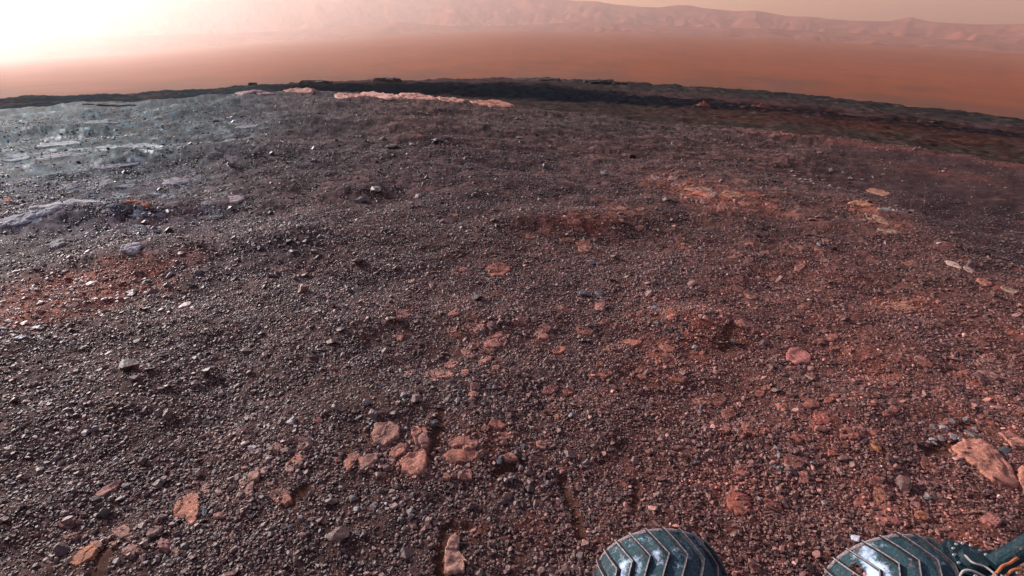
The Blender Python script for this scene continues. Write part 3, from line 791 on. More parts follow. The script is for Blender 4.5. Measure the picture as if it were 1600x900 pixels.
# ------------------------------------------------------------------ loose stones worth naming
T, FL, B = PROTO_TALL, PROTO_FLAT, PROTO_BIG
STONES = [  # px, py of the foot, width, tint, prototypes, tall, label
    (164, 806, 20, DARK, B, 1.1, 'dark boulder with a black shadow at lower left'),
    (190, 780, 16, DARK, B, .8, 'dark stone above right of the lower left boulder'),
    (248, 762, 13, DARK, B, .9, 'dark stone between the lower left boulder and orange slab'),
    (322, 800, 16, (.09, .10, .10), B, .8, 'grey green stone at the right side of the upright orange slab'),
    (487, 775, 11, (.12, .12, .12), T, 1.0, 'dark standing stone casting a black shadow, lower left centre'),
    (470, 812, 13, (.24, .21, .22), B, 1.3, 'light grey stone leaning below the dark standing stone'),
    (400, 835, 16, (.07, .06, .06), FL, 1.2, 'flat dark grey stone below the light leaning stone'),
    (425, 828, 11, DARK, B, .9, 'small dark stone right of the flat dark grey stone'),
    (676, 775, 8, DARK, T, 1.2, 'thin upright dark stone under the broad orange slab'),
    (591, 745, 9, PALEC, T, .7, 'small pale upright stone below the orange slab row'),
    (594, 768, 11, GREY, B, 1.0, 'grey stone below the small pale upright stone'),
    (602, 788, 7, (.46, .44, .50), B, 1.0, 'upper of two lilac white pebbles at lower centre'),
    (604, 796, 8, (.50, .47, .52), B, 1.0, 'lower of two lilac white pebbles at lower centre'),
    (832, 670, 9, CREAM, B, 1.1, 'cream coloured cubic stone in the lower centre gravel'),
    (814, 735, 8, PALEC, T, 1.0, 'pale upright stone at the right of the dark sandy hole'),
    (824, 736, 14, DARK, B, 1.0, 'black stone at the right end of the dark sandy hole'),
    (781, 750, 8, CREAM, FL, 1.5, 'cream stone at the lower lip of the dark sandy hole'),
    (790, 754, 9, PALEC, T, .8, 'left tooth like stone below the dark sandy hole'),
    (798, 752, 9, (.22, .19, .18), T, .8, 'middle tooth like stone below the dark sandy hole'),
    (805, 749, 8, (.18, .16, .16), T, .7, 'right tooth like stone below the dark sandy hole'),
    (806, 709, 10, GREY, B, 1.0, 'grey stone above the dark sandy hole'),
    (878, 738, 12, PINK, FL, 1.2, 'pink flat stone at the head of the long furrow'),
    (857, 758, 13, DARK, B, 1.0, 'dark stone left of the long furrow'),
    (916, 724, 13, (.16, .14, .14), B, 1.0, 'grey stone right of the furrow with a black shadow'),
    (871, 653, 15, ORANGE, FL, 1.2, 'orange flat stone right of the cream cubic stone'),
    (893, 652, 14, GREY, B, .9, 'grey stone beside the orange flat stone'),
    (886, 681, 9, DARK, B, 1.0, 'small dark stone below the orange flat stone'),
    (912, 848, 8, CREAM, B, 1.0, 'cream pebble left of the left wheel'),
    (920, 828, 7, PINK, B, 1.0, 'pink pebble above the cream pebble beside the left wheel'),
    (1031, 757, 8, CREAM, B, 1.0, 'cream pebble above the left wheel'),
    (1028, 775, 12, DARK, B, 1.1, 'dark stone above the left wheel'),
    (1024, 792, 12, DARK, B, .9, 'lower dark stone above the left wheel'),
    (1086, 724, 11, DARK, B, 1.0, 'dark stone below the pale orange slab'),
    (1094, 646, 12, (.07, .06, .07), B, .9, 'dark purple stone below the orange slab on red gravel'),
    (1185, 783, 9, BLUEGREY, T, .6, 'blue grey stone right of the large red plate'),
    (1212, 702, 14, (.14, .13, .15), B, .8, 'grey stone in the lower right gravel above the red plates'),
    (1268, 724, 11, (.16, .15, .16), B, .9, 'light grey stone right of the faint red plate'),
    (1288, 788, 11, (.20, .18, .18), B, .8, 'pale grey stone above the gap between the wheels'),
    (1336, 843, 15, (.50, .50, .56), FL, 1.6, 'white and lilac rock chip left of the right wheel'),
    (1331, 826, 11, DARK, B, 1.0, 'dark stone above the white rock chip'),
    (1318, 815, 7, PALEC, T, .9, 'thin pale stone above the white rock chip'),
    (1457, 688, 14, (.30, .28, .28), B, .8, 'light grey stone left of the largest slab'),
    (1472, 670, 11, (.26, .24, .24), B, .9, 'pale stone above left of the largest slab'),
    (1486, 681, 12, PINK, FL, 1.2, 'pink flat stone above the largest slab'),
    (1510, 658, 11, (.15, .16, .15), B, .9, 'grey stone furthest above the largest slab'),
    (1520, 683, 22, (.05, .06, .055), FL, 1.0, 'dark flat stone along the top of the largest slab'),
    (1568, 706, 20, (.06, .07, .065), FL, 1.0, 'dark flat stone at the right side of the largest slab'),
    (1448, 779, 14, (.20, .18, .17), B, .8, 'greyish stone in the red gravel below the largest slab'),
    (1399, 716, 9, PINK, B, .9, 'small pink stone below the narrow tilted orange slab'),
    (1322, 717, 12, (.18, .16, .16), B, .8, 'grey stone left of the narrow tilted orange slab'),
    (1280, 384, 11, DARK, B, .9, 'lone small black rock on the right slope'),
    (1466, 382, 9, WHITE, FL, 1.6, 'lone white stone at the edge of the dark hollow'),
    (945, 274, 20, DARK, FL, 1.2, 'dark flat rock with pale top high on the centre slope'),
    (842, 314, 9, PALEC, B, 1.1, 'small pale rock on the centre slope'),
    (853, 263, 12, DARK, B, .8, 'dark rock left of the dark flat rock'),
    (810, 217, 12, DARK, FL, 1.2, 'small dark rock near the top of the centre slope'),
    (925, 411, 15, (.15, .14, .14), FL, 1.4, 'grey rock on the centre slope'),
    (912, 462, 24, (.05, .05, .055), FL, 1.1, 'dark elongated flat rock right of centre'),
    (935, 461, 16, (.08, .08, .09), FL, 1.0, 'grey flat rock touching the dark elongated one'),
    (1024, 483, 16, (.15, .15, .17), FL, 1.1, 'blue grey flat rock above the dark clods right of centre'),
    (1043, 517, 18, DARK, B, .7, 'black stone in shadow right of centre'),
    (1085, 545, 12, (.20, .19, .18), B, .9, 'pale grey stone at the foot of the dark ringed plate'),
    (644, 227, 8, WHITE, B, 1.0, 'white rock high on the centre left slope'),
    (636, 242, 6, WHITE, B, 1.0, 'small white rock below the other white rock'),
    (612, 232, 22, (.07, .065, .065), FL, 1.0, 'dark flat ledge stone left of the white rocks'),
    (686, 223, 20, (.06, .055, .06), B, .7, 'dark lumpy rock right of the white rocks'),
    (572, 240, 12, DARK, FL, 1.2, 'dark stone left of the dark flat ledge stone'),
    (490, 253, 12, DARK, FL, 1.2, 'dark stone on the purple left slope'),
    (452, 254, 9, (.24, .20, .19), FL, 1.2, 'pale chip on the purple left slope'),
    (588, 299, 26, DARK, FL, 1.0, 'long dark rock in the middle hollow'),
    (565, 316, 20, DARK, B, .6, 'dark rock below the long dark rock in the hollow'),
    (655, 308, 14, DARK, FL, 1.2, 'dark rock right of the middle hollow'),
    (470, 452, 11, (.05, .05, .05), B, 1.0, 'black stone on the left centre slope'),
    (545, 456, 14, DARK, B, .8, 'black stone left of the orange rubble'),
    (556, 420, 9, PINK, FL, 1.2, 'pink chip on the dark centre left slope'),
    (536, 556, 10, CREAM, B, 1.0, 'cream stone in the left centre gravel'),
    (543, 558, 9, DARK, B, 1.0, 'dark stone touching the cream stone'),
    (600, 505, 9, CREAM, B, .9, 'cream stone left of the pink slab'),
    (455, 662, 19, (.42, .36, .35), B, .9, 'whitish lumpy rock in the lower left centre'),
    (393, 703, 16, (.58, .55, .54), B, .8, 'brightest white rock at lower left centre'),
    (405, 708, 14, (.34, .27, .25), B, .8, 'pinkish grey rock touching the brightest white rock'),
    (380, 694, 13, (.36, .26, .23), B, .8, 'pale pink rock left of the brightest white rock'),
    (419, 718, 12, PALEC, B, .8, 'pale rock right below the brightest white rock'),
    (485, 692, 9, (.28, .26, .27), T, .9, 'pale grey upright edge stone of the pinkish plate'),
    (573, 632, 14, (.24, .22, .22), B, .9, 'light grey stone in the dark clods above the slabs'),
    (585, 650, 20, (.08, .07, .08), B, .8, 'dark clod above the crumbly pinkish slab'),
    (522, 640, 10, (.20, .20, .20), T, .7, 'grey upright stone left of the dark clods'),
    (680, 664, 15, (.07, .06, .07), B, .8, 'dark lump at the top of the narrow sandy furrow'),
    (290, 479, 24, (.40, .31, .29), FL, .8, 'long pale flat stone on the left slope'),
    (262, 478, 11, (.14, .20, .19), B, .7, 'greenish stone left of the long pale flat stone'),
    (148, 468, 13, (.58, .55, .52), FL, 1.0, 'brightest flat chip in the rusty left gravel'),
    (66, 474, 15, (.48, .45, .42), FL, 1.2, 'white stone in the rusty left gravel'),
    (144, 444, 15, (.40, .24, .18), FL, 1.2, 'pinkish stone in the rusty left gravel'),
    (27, 426, 13, (.36, .33, .30), FL, 1.2, 'pale stone above the rusty left gravel'),
    (67, 416, 9, (.36, .34, .32), B, .9, 'small pale stone above the rusty left gravel'),
    (32, 529, 16, (.36, .42, .42), FL, 1.3, 'bluish white stone below the rusty left gravel'),
    (22, 527, 11, (.42, .36, .36), B, .9, 'pinkish white stone at the left edge'),
    (172, 553, 13, (.26, .22, .24), FL, 1.2, 'pale stone on the lower left slope'),
    (215, 534, 12, (.20, .19, .20), FL, 1.2, 'grey flat stone on the left slope right of the rusty gravel'),
    (335, 738, 9, (.44, .40, .38), B, 1.0, 'small white stone in the lower left gravel'),
]
ax, ay, az_ = at([s[0] for s in STONES], [s[1] for s in STONES])
for k, (px, py, w, tn, pr, tl, lb) in enumerate(STONES):
    stone(px, py, w, lb, 'stone' if w < 18 else 'rock', tn, pr, None, 'stone' if w < 18 else 'rock', tall=tl, cache=(float(ax[k]), float(ay[k]), float(az_[k])))

# ------------------------------------------------------------------ clusters of look-alike stones
CLUST = [  # px, py, spread x, spread y, how many, width low, high, tint, label, group
    (462, 376, 34, 16, 16, 8, 14, DARK, 'dark clod in the cluster left of the middle hollow', 'dark clods left of the middle hollow'),
    (430, 350, 30, 16, 8, 6, 10, (.09, .095, .10), 'blue grey clod in the scatter above the dark cluster', 'blue grey clods on the left slope'),
    (225, 345, 28, 22, 12, 7, 12, (.10, .095, .11), 'grey block of the rubble pile on the left slope', 'rubble pile on the left slope'),
    (245, 440, 50, 18, 14, 8, 14, (.08, .085, .09), 'dark grey stone of the scatter right of the rusty gravel', 'dark grey stones right of the rusty gravel'),
    (90, 455, 85, 26, 40, 6, 14, (.46, .37, .33), 'pale chip scattered on the rusty gravel at left', 'pale chips on the rusty gravel'),
    (60, 520, 60, 26, 16, 8, 15, (.20, .20, .21), 'bluish grey stone of the coarse scatter at the left edge', 'bluish grey stones at the left edge'),
    (120, 690, 110, 60, 16, 8, 15, (.11, .10, .11), 'grey stone of the coarse gravel at lower left', 'grey stones at lower left'),
    (585, 640, 40, 20, 14, 7, 13, (.085, .075, .08), 'dark stone of the clods above the slab row', 'dark stones above the slab row'),
    (640, 790, 90, 36, 26, 8, 14, (.13, .115, .11), 'grey upright pebble of the stony patch below the slabs', 'pebbles below the slabs'),
    (820, 720, 30, 16, 10, 8, 13, DARK, 'dark stone around the dark sandy hole', 'dark stones around the sandy hole'),
    (745, 620, 40, 20, 14, 7, 12, (.09, .085, .09), 'dark grey stone of the scatter above the oval slab', 'dark grey stones above the oval slab'),
    (765, 500, 18, 16, 10, 7, 12, (.085, .08, .085), 'dark clod in the rubble of the centre', 'dark clods of the centre rubble'),
    (1085, 510, 50, 26, 18, 7, 13, (.065, .058, .062), 'dark clod ringing the red plate right of centre', 'dark clods ringing the red plate'),
    (1480, 672, 40, 16, 12, 8, 14, (.17, .16, .16), 'grey stone of the scatter above the largest slab', 'grey stones above the largest slab'),
    (1270, 280, 60, 14, 16, 5, 9, (.16, .15, .15), 'small grey stone of the stony strip on the upper right slope', 'stones of the upper right strip'),
    (665, 226, 30, 5, 6, 5, 8, (.12, .12, .12), 'tiny grey rock in the row beside the white rocks', 'grey rocks beside the white rocks'),
    (240, 860, 60, 24, 12, 8, 14, (.12, .105, .10), 'grey pebble of the scatter at the bottom left', 'pebbles at the bottom left'),
    (1220, 720, 40, 24, 8, 8, 12, (.13, .12, .12), 'grey stone of the scatter in the lower right gravel', 'grey stones in the lower right gravel'),
]
gp, gm = [], []
for c in CLUST:
    for _ in range(c[4]):
        gp.append((c[0] + random.gauss(0, c[2] * .75), c[1] + random.gauss(0, c[3] * .75))); gm.append(c)
ax, ay, az_ = at([p[0] for p in gp], [p[1] for p in gp])
GEN = []
for k, c in enumerate(gm):
    GEN.append(stone(gp[k][0], gp[k][1], random.uniform(c[5], c[6]), c[8], 'stone', c[7], PROTO_LOW, c[9], tall=random.uniform(.8, 1.2), cache=(float(ax[k]), float(ay[k]), float(az_[k]))))

# ------------------------------------------------------------------ gravel: uncountable pebbles, instanced on points
def sample(n_, r0, r1, size, sig, dens=None):
    az = RNG.uniform(-1.06, 1.06, n_) if r1 < 7 else RNG.uniform(-.90, .90, n_); r = np.sqrt(RNG.uniform(r0 * r0, r1 * r1, n_))
    s = size * np.exp(RNG.normal(0, sig, n_))
    return np.stack([r * np.sin(az), r * np.cos(az)], -1), s
parts = [sample(320000, 1.0, 5.5, .0056, .48), sample(26000, 1.0, 12.0, .0105, .52), sample(2600, 1.0, 20.0, .024, .45), sample(230000, 5.5, 12.0, .0084, .36), sample(34000, 11.0, 23.0, .0145, .4)]
P = np.concatenate([p[0] for p in parts]); Sz = np.concatenate([p[1] for p in parts])
x, y = P[:, 0], P[:, 1]
z = H(x, y)
c, sm, pl = albedo(x, y, z)
den = .50 + 1.5 * fbm(x * 1.6, y * 1.6, 4, 77) + .7 * fbm(x * .4, y * .4, 2, 78)
keep = (RNG.random(len(x)) < np.clip(den + .34, .5, 1)) & (RNG.random(len(x)) > sm * .86)
for (cx, cy, aa, R_, th_) in SLABS:
    fl_ = .95 if th_ > .0195 or len(aa) > 80 else .62
    dx, dy = x - cx, y - cy; m_ = np.hypot(dx, dy) < R_.max() * 1.05
    if m_.any():
        a = np.arctan2(dy[m_], dx[m_]); rr = np.interp(a, aa, R_, period=2 * np.pi)
        ins = np.hypot(dx[m_], dy[m_]) < rr * .95
        k_ = keep[m_]; k_ &= ~(ins & (RNG.random(ins.size) < fl_)); keep[m_] = k_
        zz_ = z[m_]; zz_[ins] += th_ * .9; z[m_] = zz_
x, y, z, Sz, c = x[keep], y[keep], z[keep], Sz[keep], c[keep]
nP = len(x)
lum = c.mean(1, keepdims=True)
g = (c * 1.12 + np.array([1.02, .97, .98]) * lum * .16) * np.exp(RNG.normal(.12, .42, (nP, 1)))
pale_ = RNG.random(nP) < np.where(np.hypot(x, y) < 7, .05, .015)
g[pale_] *= 2.4
g = np.clip(g, .012, .6)
me = bpy.data.meshes.new('gravel')
me.vertices.add(nP)
me.vertices.foreach_set('co', np.stack([x, y, z + .002 + Sz * RNG.uniform(.1, .55, nP)], -1).astype(np.float32).reshape(-1))
def pt_attr(nm, ty, field, arr):
    a = me.attributes.new(nm, ty, 'POINT'); a.data.foreach_set(field, np.ascontiguousarray(arr).reshape(-1))
pt_attr('size', 'FLOAT', 'value', Sz.astype(np.float32))
pt_attr('turn', 'FLOAT_VECTOR', 'vector', np.stack([RNG.uniform(-.5, .5, nP), RNG.uniform(-.5, .5, nP), RNG.uniform(0, 6.28, nP)], -1).astype(np.float32))
pt_attr('pick', 'INT', 'value', RNG.integers(0, 8, nP).astype(np.int32))
pt_attr('tint', 'FLOAT_COLOR', 'color', np.concatenate([g, np.ones((nP, 1))], 1).astype(np.float32))
me.materials.append(M_STONE)
gravel = bpy.data.objects.new('gravel', me); col.objects.link(gravel)
gravel['kind'] = 'stuff'; gravel['label'] = 'dense dark reddish gravel covering the hill'; gravel['category'] = 'gravel'
ng = bpy.data.node_groups.new('gravel', 'GeometryNodeTree')
ng.interface.new_socket('Geometry', in_out='INPUT', socket_type='NodeSocketGeometry')
ng.interface.new_socket('Geometry', in_out='OUTPUT', socket_type='NodeSocketGeometry')
gi = ng.nodes.new('NodeGroupInput'); go = ng.nodes.new('NodeGroupOutput')
jn = ng.nodes.new('GeometryNodeJoinGeometry')
seen = {}
for o in GEN: seen.setdefault(o.data.name, o)
for o in list(seen.values())[:8]:
    oi = ng.nodes.new('GeometryNodeObjectInfo'); oi.inputs['Object'].default_value = o; oi.inputs['As Instance'].default_value = True
    oi.transform_space = 'ORIGINAL'
    ng.links.new(oi.outputs['Geometry'], jn.inputs['Geometry'])
iop = ng.nodes.new('GeometryNodeInstanceOnPoints')
mp = ng.nodes.new('GeometryNodeMeshToPoints')
def na(nm, ty):
    q = ng.nodes.new('GeometryNodeInputNamedAttribute'); q.data_type = ty; q.inputs['Name'].default_value = nm
    return q.outputs['Attribute']
ng.links.new(gi.outputs[0], mp.inputs['Mesh']); ng.links.new(mp.outputs[0], iop.inputs['Points'])
ng.links.new(jn.outputs[0], iop.inputs['Instance']); iop.inputs['Pick Instance'].default_value = True
ng.links.new(na('pick', 'INT'), iop.inputs['Instance Index'])
er = ng.nodes.new('FunctionNodeEulerToRotation'); ng.links.new(na('turn', 'FLOAT_VECTOR'), er.inputs[0]); ng.links.new(er.outputs[0], iop.inputs['Rotation'])
ng.links.new(na('size', 'FLOAT'), iop.inputs['Scale'])
ng.links.new(iop.outputs[0], go.inputs[0])
md = gravel.modifiers.new('gravel', 'NODES'); md.node_group = ng

# ------------------------------------------------------------------ the rover: two wheels and the cable arm
def metal(name, base, rough, scuff_glare=None, met=1.0):
    m, n, p = mat(name)
    tc = nd(n, 'ShaderNodeTexCoord').outputs['Object']
    f = noise(n, 22, 6, .7, tc); f2 = noise(n, 140, 4, .7, tc)
    c = mulc(n, mixc(n, base + (1,), tuple(min(1, b * 1.9) for b in base) + (1,), f.outputs['Fac']), ramp(n, f2.outputs['Fac'], .3, .7, (.35, .35, .35, 1), (1.8, 1.8, 1.8, 1)))
    if scuff_glare:
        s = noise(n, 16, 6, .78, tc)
        at_ = nd(n, 'ShaderNodeAttribute', attribute_name='wear_glare')
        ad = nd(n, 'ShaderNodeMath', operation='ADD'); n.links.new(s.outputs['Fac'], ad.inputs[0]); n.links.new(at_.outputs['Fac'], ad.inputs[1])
        c = mixc(n, c, scuff_glare + (1,), ramp(n, ad.outputs[0], .59, .77))  # bare-metal scratches with pale blue sun glare painted into the colour
    d = noise(n, 60, 4, .6, tc)
    c = mixc(n, c, (.20, .10, .07, 1), ramp(n, d.outputs['Fac'], .60, .72))
    n.links.new(c, p.inputs['Base Color']); p.inputs['Metallic'].default_value = met
    n.links.new(ramp(n, f.outputs['Fac'], .3, .7, (rough * .75,) * 3 + (1,), (min(1, rough * 1.35),) * 3 + (1,)), p.inputs['Roughness'])
    bump(n, p, noise(n, 48, 6, .8, tc).outputs['Fac'], .7, .010)
    p.inputs['Specular IOR Level'].default_value = .25
    return m
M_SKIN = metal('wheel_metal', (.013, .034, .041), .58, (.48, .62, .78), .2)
M_GROUSER = metal('grouser_metal', (.16, .14, .14), .7, None, .2)
M_ARM = metal('dark_arm_metal', (.010, .026, .032), .45, None, .5)
M_BOLT = metal('bolt_metal', (.22, .24, .25), .45, None, .8)
M_BLACK = metal('shadowed_metal', (.02, .022, .025), .5, None, .5)
def plastic(name, c):
    m, n, p = mat(name); p.inputs['Base Color'].default_value = c + (1,); p.inputs['Roughness'].default_value = .55
    tc = nd(n, 'ShaderNodeTexCoord').outputs['Object']; f = noise(n, 80, 4, .6, tc)
    n.links.new(mixc(n, c + (1,), tuple(q * .5 for q in c) + (1,), f.outputs['Fac']), p.inputs['Base Color'])
    return m
M_ORANGE = plastic('orange_cable', (.50, .16, .06)); M_WHITE = plastic('white_cable', (.34, .32, .31))

def tube(pts, r, seg=10, closed=False):
    pts = [Vector(p) for p in pts]; V = []; F = []
    for i, p in enumerate(pts):
        tdir = (pts[min(i + 1, len(pts) - 1)] - pts[max(i - 1, 0)]).normalized()
        a = tdir.cross(Vector((0, 0, 1)));  a = a.normalized() if a.length > 1e-4 else Vector((1, 0, 0)); b = tdir.cross(a).normalized()
        for j in range(seg):
            q = 2 * math.pi * j / seg; V.append(p + a * math.cos(q) * r + b * math.sin(q) * r)
    for i in range(len(pts) - 1):
        for j in range(seg): F.append((i * seg + j, i * seg + (j + 1) % seg, (i + 1) * seg + (j + 1) % seg, (i + 1) * seg + j))
    F.append(tuple(range(seg))); F.append(tuple(range((len(pts) - 1) * seg, len(pts) * seg)))
    return V, F
def smooth_path(p, n_=8):
    p = [Vector(q) for q in p]; out = []
    for i in range(len(p) - 1):
        a, b, c_, d = p[max(i - 1, 0)], p[i], p[i + 1], p[min(i + 2, len(p) - 1)]
        for k in range(n_):
            t_ = k / n_; out.append(.5 * ((2 * b) + (c_ - a) * t_ + (2 * a - 5 * b + 4 * c_ - d) * t_ ** 2 + (3 * b - a - 3 * c_ + d) * t_ ** 3))
    return out + [p[-1]]
def boxm(sx, sy, sz, bev=.01):
    bm = bmesh.new(); bmesh.ops.create_cube(bm, size=1.0)
    for v in bm.verts: v.co = Vector((v.co.x * sx, v.co.y * sy, v.co.z * sz))
    bmesh.ops.bevel(bm, geom=bm.edges[:], offset=bev, segments=2, affect='EDGES')
    return bm
def bm_obj(name, bm, material, parent, loc=(0, 0, 0), rot=(0, 0, 0)):
    me = bpy.data.meshes.new(name); bm.to_mesh(me); bm.free(); me.materials.append(material)
    o = link(name, me, parent, loc); o.rotation_euler = rot
    return o

WR, WW, NG = .25, .42, 24
def wheel(parent, loc, spin, label, wear_glare, hole=None):
    """a rigid metal wheel with its axle along y"""
    NT, NA = 240, 40
    th = np.linspace(0, 2 * np.pi, NT, endpoint=False); v = np.linspace(-1, 1, NA)
    T_, A_ = np.meshgrid(th, v, indexing='ij')
    den_ = .004 * fbm(np.cos(T_) * 5 + spin * 3, np.sin(T_) * 5 + A_ * 2.5, 3, 700) + .0015 * np.cos(NG * (T_ - spin))
    R_ = WR - .012 * np.abs(A_) ** 4 + den_
    P_ = np.stack([R_ * np.sin(T_), A_ * WW / 2, R_ * np.cos(T_)], -1)
    me = bpy.data.meshes.new('wheel'); F = []
    tht = lambda i: (th[i % NT] + math.pi) % (2 * math.pi) - math.pi
    for i in range(NT):
        for j in range(NA - 1):
            if hole and abs(tht(i) - hole[0]) < hole[2] * (1 - .5 * abs((v[j] - hole[1]) / hole[3])) and abs(v[j] - hole[1]) < hole[3]: continue
            i2 = (i + 1) % NT; F.append((i * NA + j, i * NA + j + 1, i2 * NA + j + 1, i2 * NA + j))
    n0 = NT * NA
    V = [tuple(q) for q in P_.reshape(-1, 3)]
    # inner wall of the skin, so that the metal has a thickness
    V += [tuple(q * np.array([.985, 1, .985])) for q in P_.reshape(-1, 3)]
    F += [tuple(n0 + q for q in reversed(f)) for f in F]
    for i in range(NT):
        i2 = (i + 1) % NT
        F.append((i * NA, i2 * NA, n0 + i2 * NA, n0 + i * NA)); F.append((i * NA + NA - 1, n0 + i * NA + NA - 1, n0 + i2 * NA + NA - 1, i2 * NA + NA - 1))
    me.from_pydata(V, [], F); me.update(); me.polygons.foreach_set('use_smooth', [True] * len(F)); me.materials.append(M_SKIN)
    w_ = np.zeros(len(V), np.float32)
    for (wt, wv, st, sv, k_) in wear_glare:  # spots where scratches and painted glare brighten the skin
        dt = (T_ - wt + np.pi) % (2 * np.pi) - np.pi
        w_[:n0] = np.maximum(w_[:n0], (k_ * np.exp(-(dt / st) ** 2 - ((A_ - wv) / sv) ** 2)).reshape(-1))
    a = me.attributes.new('wear_glare', 'FLOAT', 'POINT'); a.data.foreach_set('value', w_)
    wh = link('wheel', me, parent, loc); wh['label'] = label
    # zigzag grousers
    vs = np.sort(np.concatenate([np.linspace(-1, 1, 13), [.42, -.08, -.6]]))
    for g_ in range(NG):
        c0 = spin + 2 * math.pi * g_ / NG; V = []; F = []
        for k, vv in enumerate(vs):
            off = float(np.interp(vv, [-1, -.6, -.08, .42, 1], [.0, .12, -.10, .12, -.11]))
            rr = WR - .012 * abs(vv) ** 4
            for da, dr in ((-.022, -.004), (-.011, .015), (.009, .015), (.036, -.004)):
                a_ = c0 + off + da; V.append(((rr + dr) * math.sin(a_), vv * WW / 2 * 1.012, (rr + dr) * math.cos(a_)))
        for k in range(len(vs) - 1):
            for j in range(4): F.append((k * 4 + j, k * 4 + (j + 1) % 4, k * 4 + 4 + (j + 1) % 4, k * 4 + 4 + j))
        F += [(0, 1, 2, 3), tuple(reversed(range(len(V) - 4, len(V))))]
        gm_ = pymesh('grouser', V, F, M_GROUSER); gm_.materials.append(M_BLACK)
        gm_.polygons.foreach_set('material_index', [0 if (q < 4 * (len(vs) - 1) and q % 4 == 1) else 1 for q in range(len(F))])  # black flanks paint in the shadow beside each pale top
        link('grouser', gm_, wh)
    # rim hoops, hub and spokes inside the drum
    for s in (-1, 1):
        pts = [((WR - .014) * math.sin(q), s * WW / 2 * .985, (WR - .014) * math.cos(q)) for q in np.linspace(0, 2 * math.pi, 73)]
        link('rim', pymesh('rim', *tube(pts, .008, 8), M_GROUSER), wh)
    bm = bmesh.new(); bmesh.ops.create_cone(bm, cap_ends=True, segments=32, radius1=.085, radius2=.085, depth=.30)
    bm_obj('hub', bm, M_BLACK, wh, rot=(math.pi / 2, 0, 0))
    for k in range(6):
        q = k * math.pi / 3 + .3
        pts = smooth_path([(.07 * math.sin(q), .0, .07 * math.cos(q)), (.15 * math.sin(q + .25), .05, .15 * math.cos(q + .25)), (.235 * math.sin(q + .1), .02, .235 * math.cos(q + .1))], 6)
        link('spoke', pymesh('spoke', *tube(pts, .012, 8), M_BLACK), wh)
    return wh
def px_at_z(px, py, z):
    x_, y_, zz = ray(px, py); s = (z - CAM_Z) / zz
    return float(x_ * s), float(y_ * s)
rover = bpy.data.objects.new('rover', None); col.objects.link(rover)
tag(rover, 'rover at the bottom right edge with two zigzag treaded metal wheels and cabled arm', 'rover')
w1x, w1y = px_at_z(1036, 824, .50); w2x, w2y = px_at_z(1412, 833, .50)
rover.location = (w1x, w1y - WW / 2, 0)
RX, RY = rover.location.x, rover.location.y
wheel(rover, (0, 0, .25), .10, 'left zigzag treaded metal wheel with bright scuffs, sun glare painted in', [(-.80, .25, .12, .5, .20), (-.55, .05, .14, .6, .20), (-.25, .55, .10, .3, .14), (-.30, -.1, .12, .4, .12), (.05, .3, .1, .3, .1), (-1.1, .3, .1, .5, .1)])
wheel(rover, (w2x - RX, w2y - WW / 2 - RY, .25), .02, 'right metal wheel with a torn hole and pale blue scuffs, sun glare painted in', [(-.70, .2, .15, .9, .34)], (-.95, .55, .11, .16))
def rl(p): return (p[0] - RX, p[1] - RY, p[2])
def pz(px, py, z):
    q = px_at_z(px, py, z); return rl((q[0], q[1], z))
# drive housing right of the right wheel, with bolts, and the arm going off to the right
hx = pz(1518, 872, .50)
bm = boxm(.15, .17, .13, .02)
dh = bm_obj('drive_housing', bm, M_ARM, rover, (hx[0], hx[1], hx[2] - .07), (.1, .05, -.35))
for k in range(14):
    a = 2 * math.pi * k / 14
    bm = bmesh.new(); bmesh.ops.create_cone(bm, cap_ends=True, segments=6, radius1=.005, radius2=.004, depth=.008)
    bm_obj('bolt', bm, M_BOLT, dh, (.058 * math.cos(a), .066 * math.sin(a), .069))
bm = bmesh.new(); bmesh.ops.create_cone(bm, cap_ends=True, segments=32, radius1=.045, radius2=.038, depth=.03)
bm_obj('cover_plate', bm, M_ARM, dh, (0, 0, .075))
bm = boxm(.10, .10, .10, .015)
mh = bm_obj('motor_housing', bm, M_ARM, rover, Vector(pz(1558, 872, .52)) + Vector((0, 0, -.06)), (.3, .1, .2))
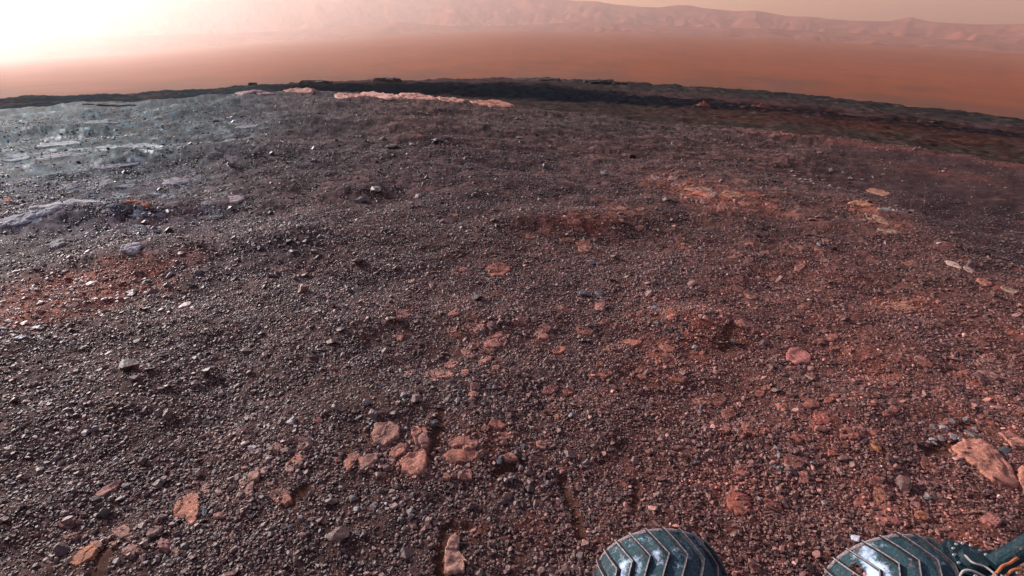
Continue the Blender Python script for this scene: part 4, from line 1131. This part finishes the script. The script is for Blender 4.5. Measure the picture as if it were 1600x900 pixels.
for sx in (-1, 1):
    for sy in (-1, 1):
        bm = bmesh.new(); bmesh.ops.create_cone(bm, cap_ends=True, segments=6, radius1=.005, radius2=.004, depth=.008)
        bm_obj('bolt', bm, M_BOLT, mh, (sx * .035, sy * .035, .053))
p0 = Vector(pz(1552, 884, .54)); p1 = Vector(pz(1606, 852, .62)); p2 = p1 + (p1 - p0) * 2.2
link('arm', pymesh('arm', *tube([p0, p0.lerp(p1, .5), p1, p2], .032, 16), M_ARM), rover)
link('cable', pymesh('cable', *tube(smooth_path([pz(1548, 905, .58), pz(1560, 892, .60), pz(1567, 884, .60), pz(1578, 880, .60), pz(1588, 873, .6), pz(1604, 870, .58)]), .0045, 8), M_ORANGE), rover)
link('cable', pymesh('cable', *tube(smooth_path([pz(1508, 868, .585), pz(1520, 879, .60), pz(1540, 886, .60), pz(1556, 899, .60), pz(1562, 910, .58)]), .0035, 8), M_WHITE), rover)
link('cable', pymesh('cable', *tube(smooth_path([pz(1498, 905, .56), pz(1506, 892, .585), pz(1522, 893, .59), pz(1545, 905, .58)]), .004, 8), M_WHITE), rover)
link('cable', pymesh('cable', *tube(smooth_path([pz(1566, 910, .57), pz(1580, 892, .6), pz(1596, 890, .6), pz(1610, 900, .58)]), .004, 8), M_ORANGE), rover)
# suspension behind the wheels, below the picture's lower edge
yb = -WW / 2 - .06
link('suspension_beam', pymesh('suspension_beam', *tube(smooth_path([(0, yb, .25), (.12, yb - .05, .42), (.45, yb - .12, .55), (.80, yb - .05, .42), (w2x - RX, yb, .25)], 5), .035, 14), M_ARM), rover)
link('axle', pymesh('axle', *tube([(0, -.1, .25), (0, yb - .02, .25)], .04, 14), M_ARM), rover)
link('axle', pymesh('axle', *tube([(w2x - RX, -.1, .25), (w2x - RX, yb - .02, .25)], .04, 14), M_ARM), rover)
link('strut', pymesh('strut', *tube([Vector(hx) + Vector((0, -.02, -.1)), Vector((w2x - RX, yb, .30))], .03, 12), M_ARM), rover)
print('STONES', N_ROCK[0], 'SLABS', len(SLABS), 'GRAVEL', nP)
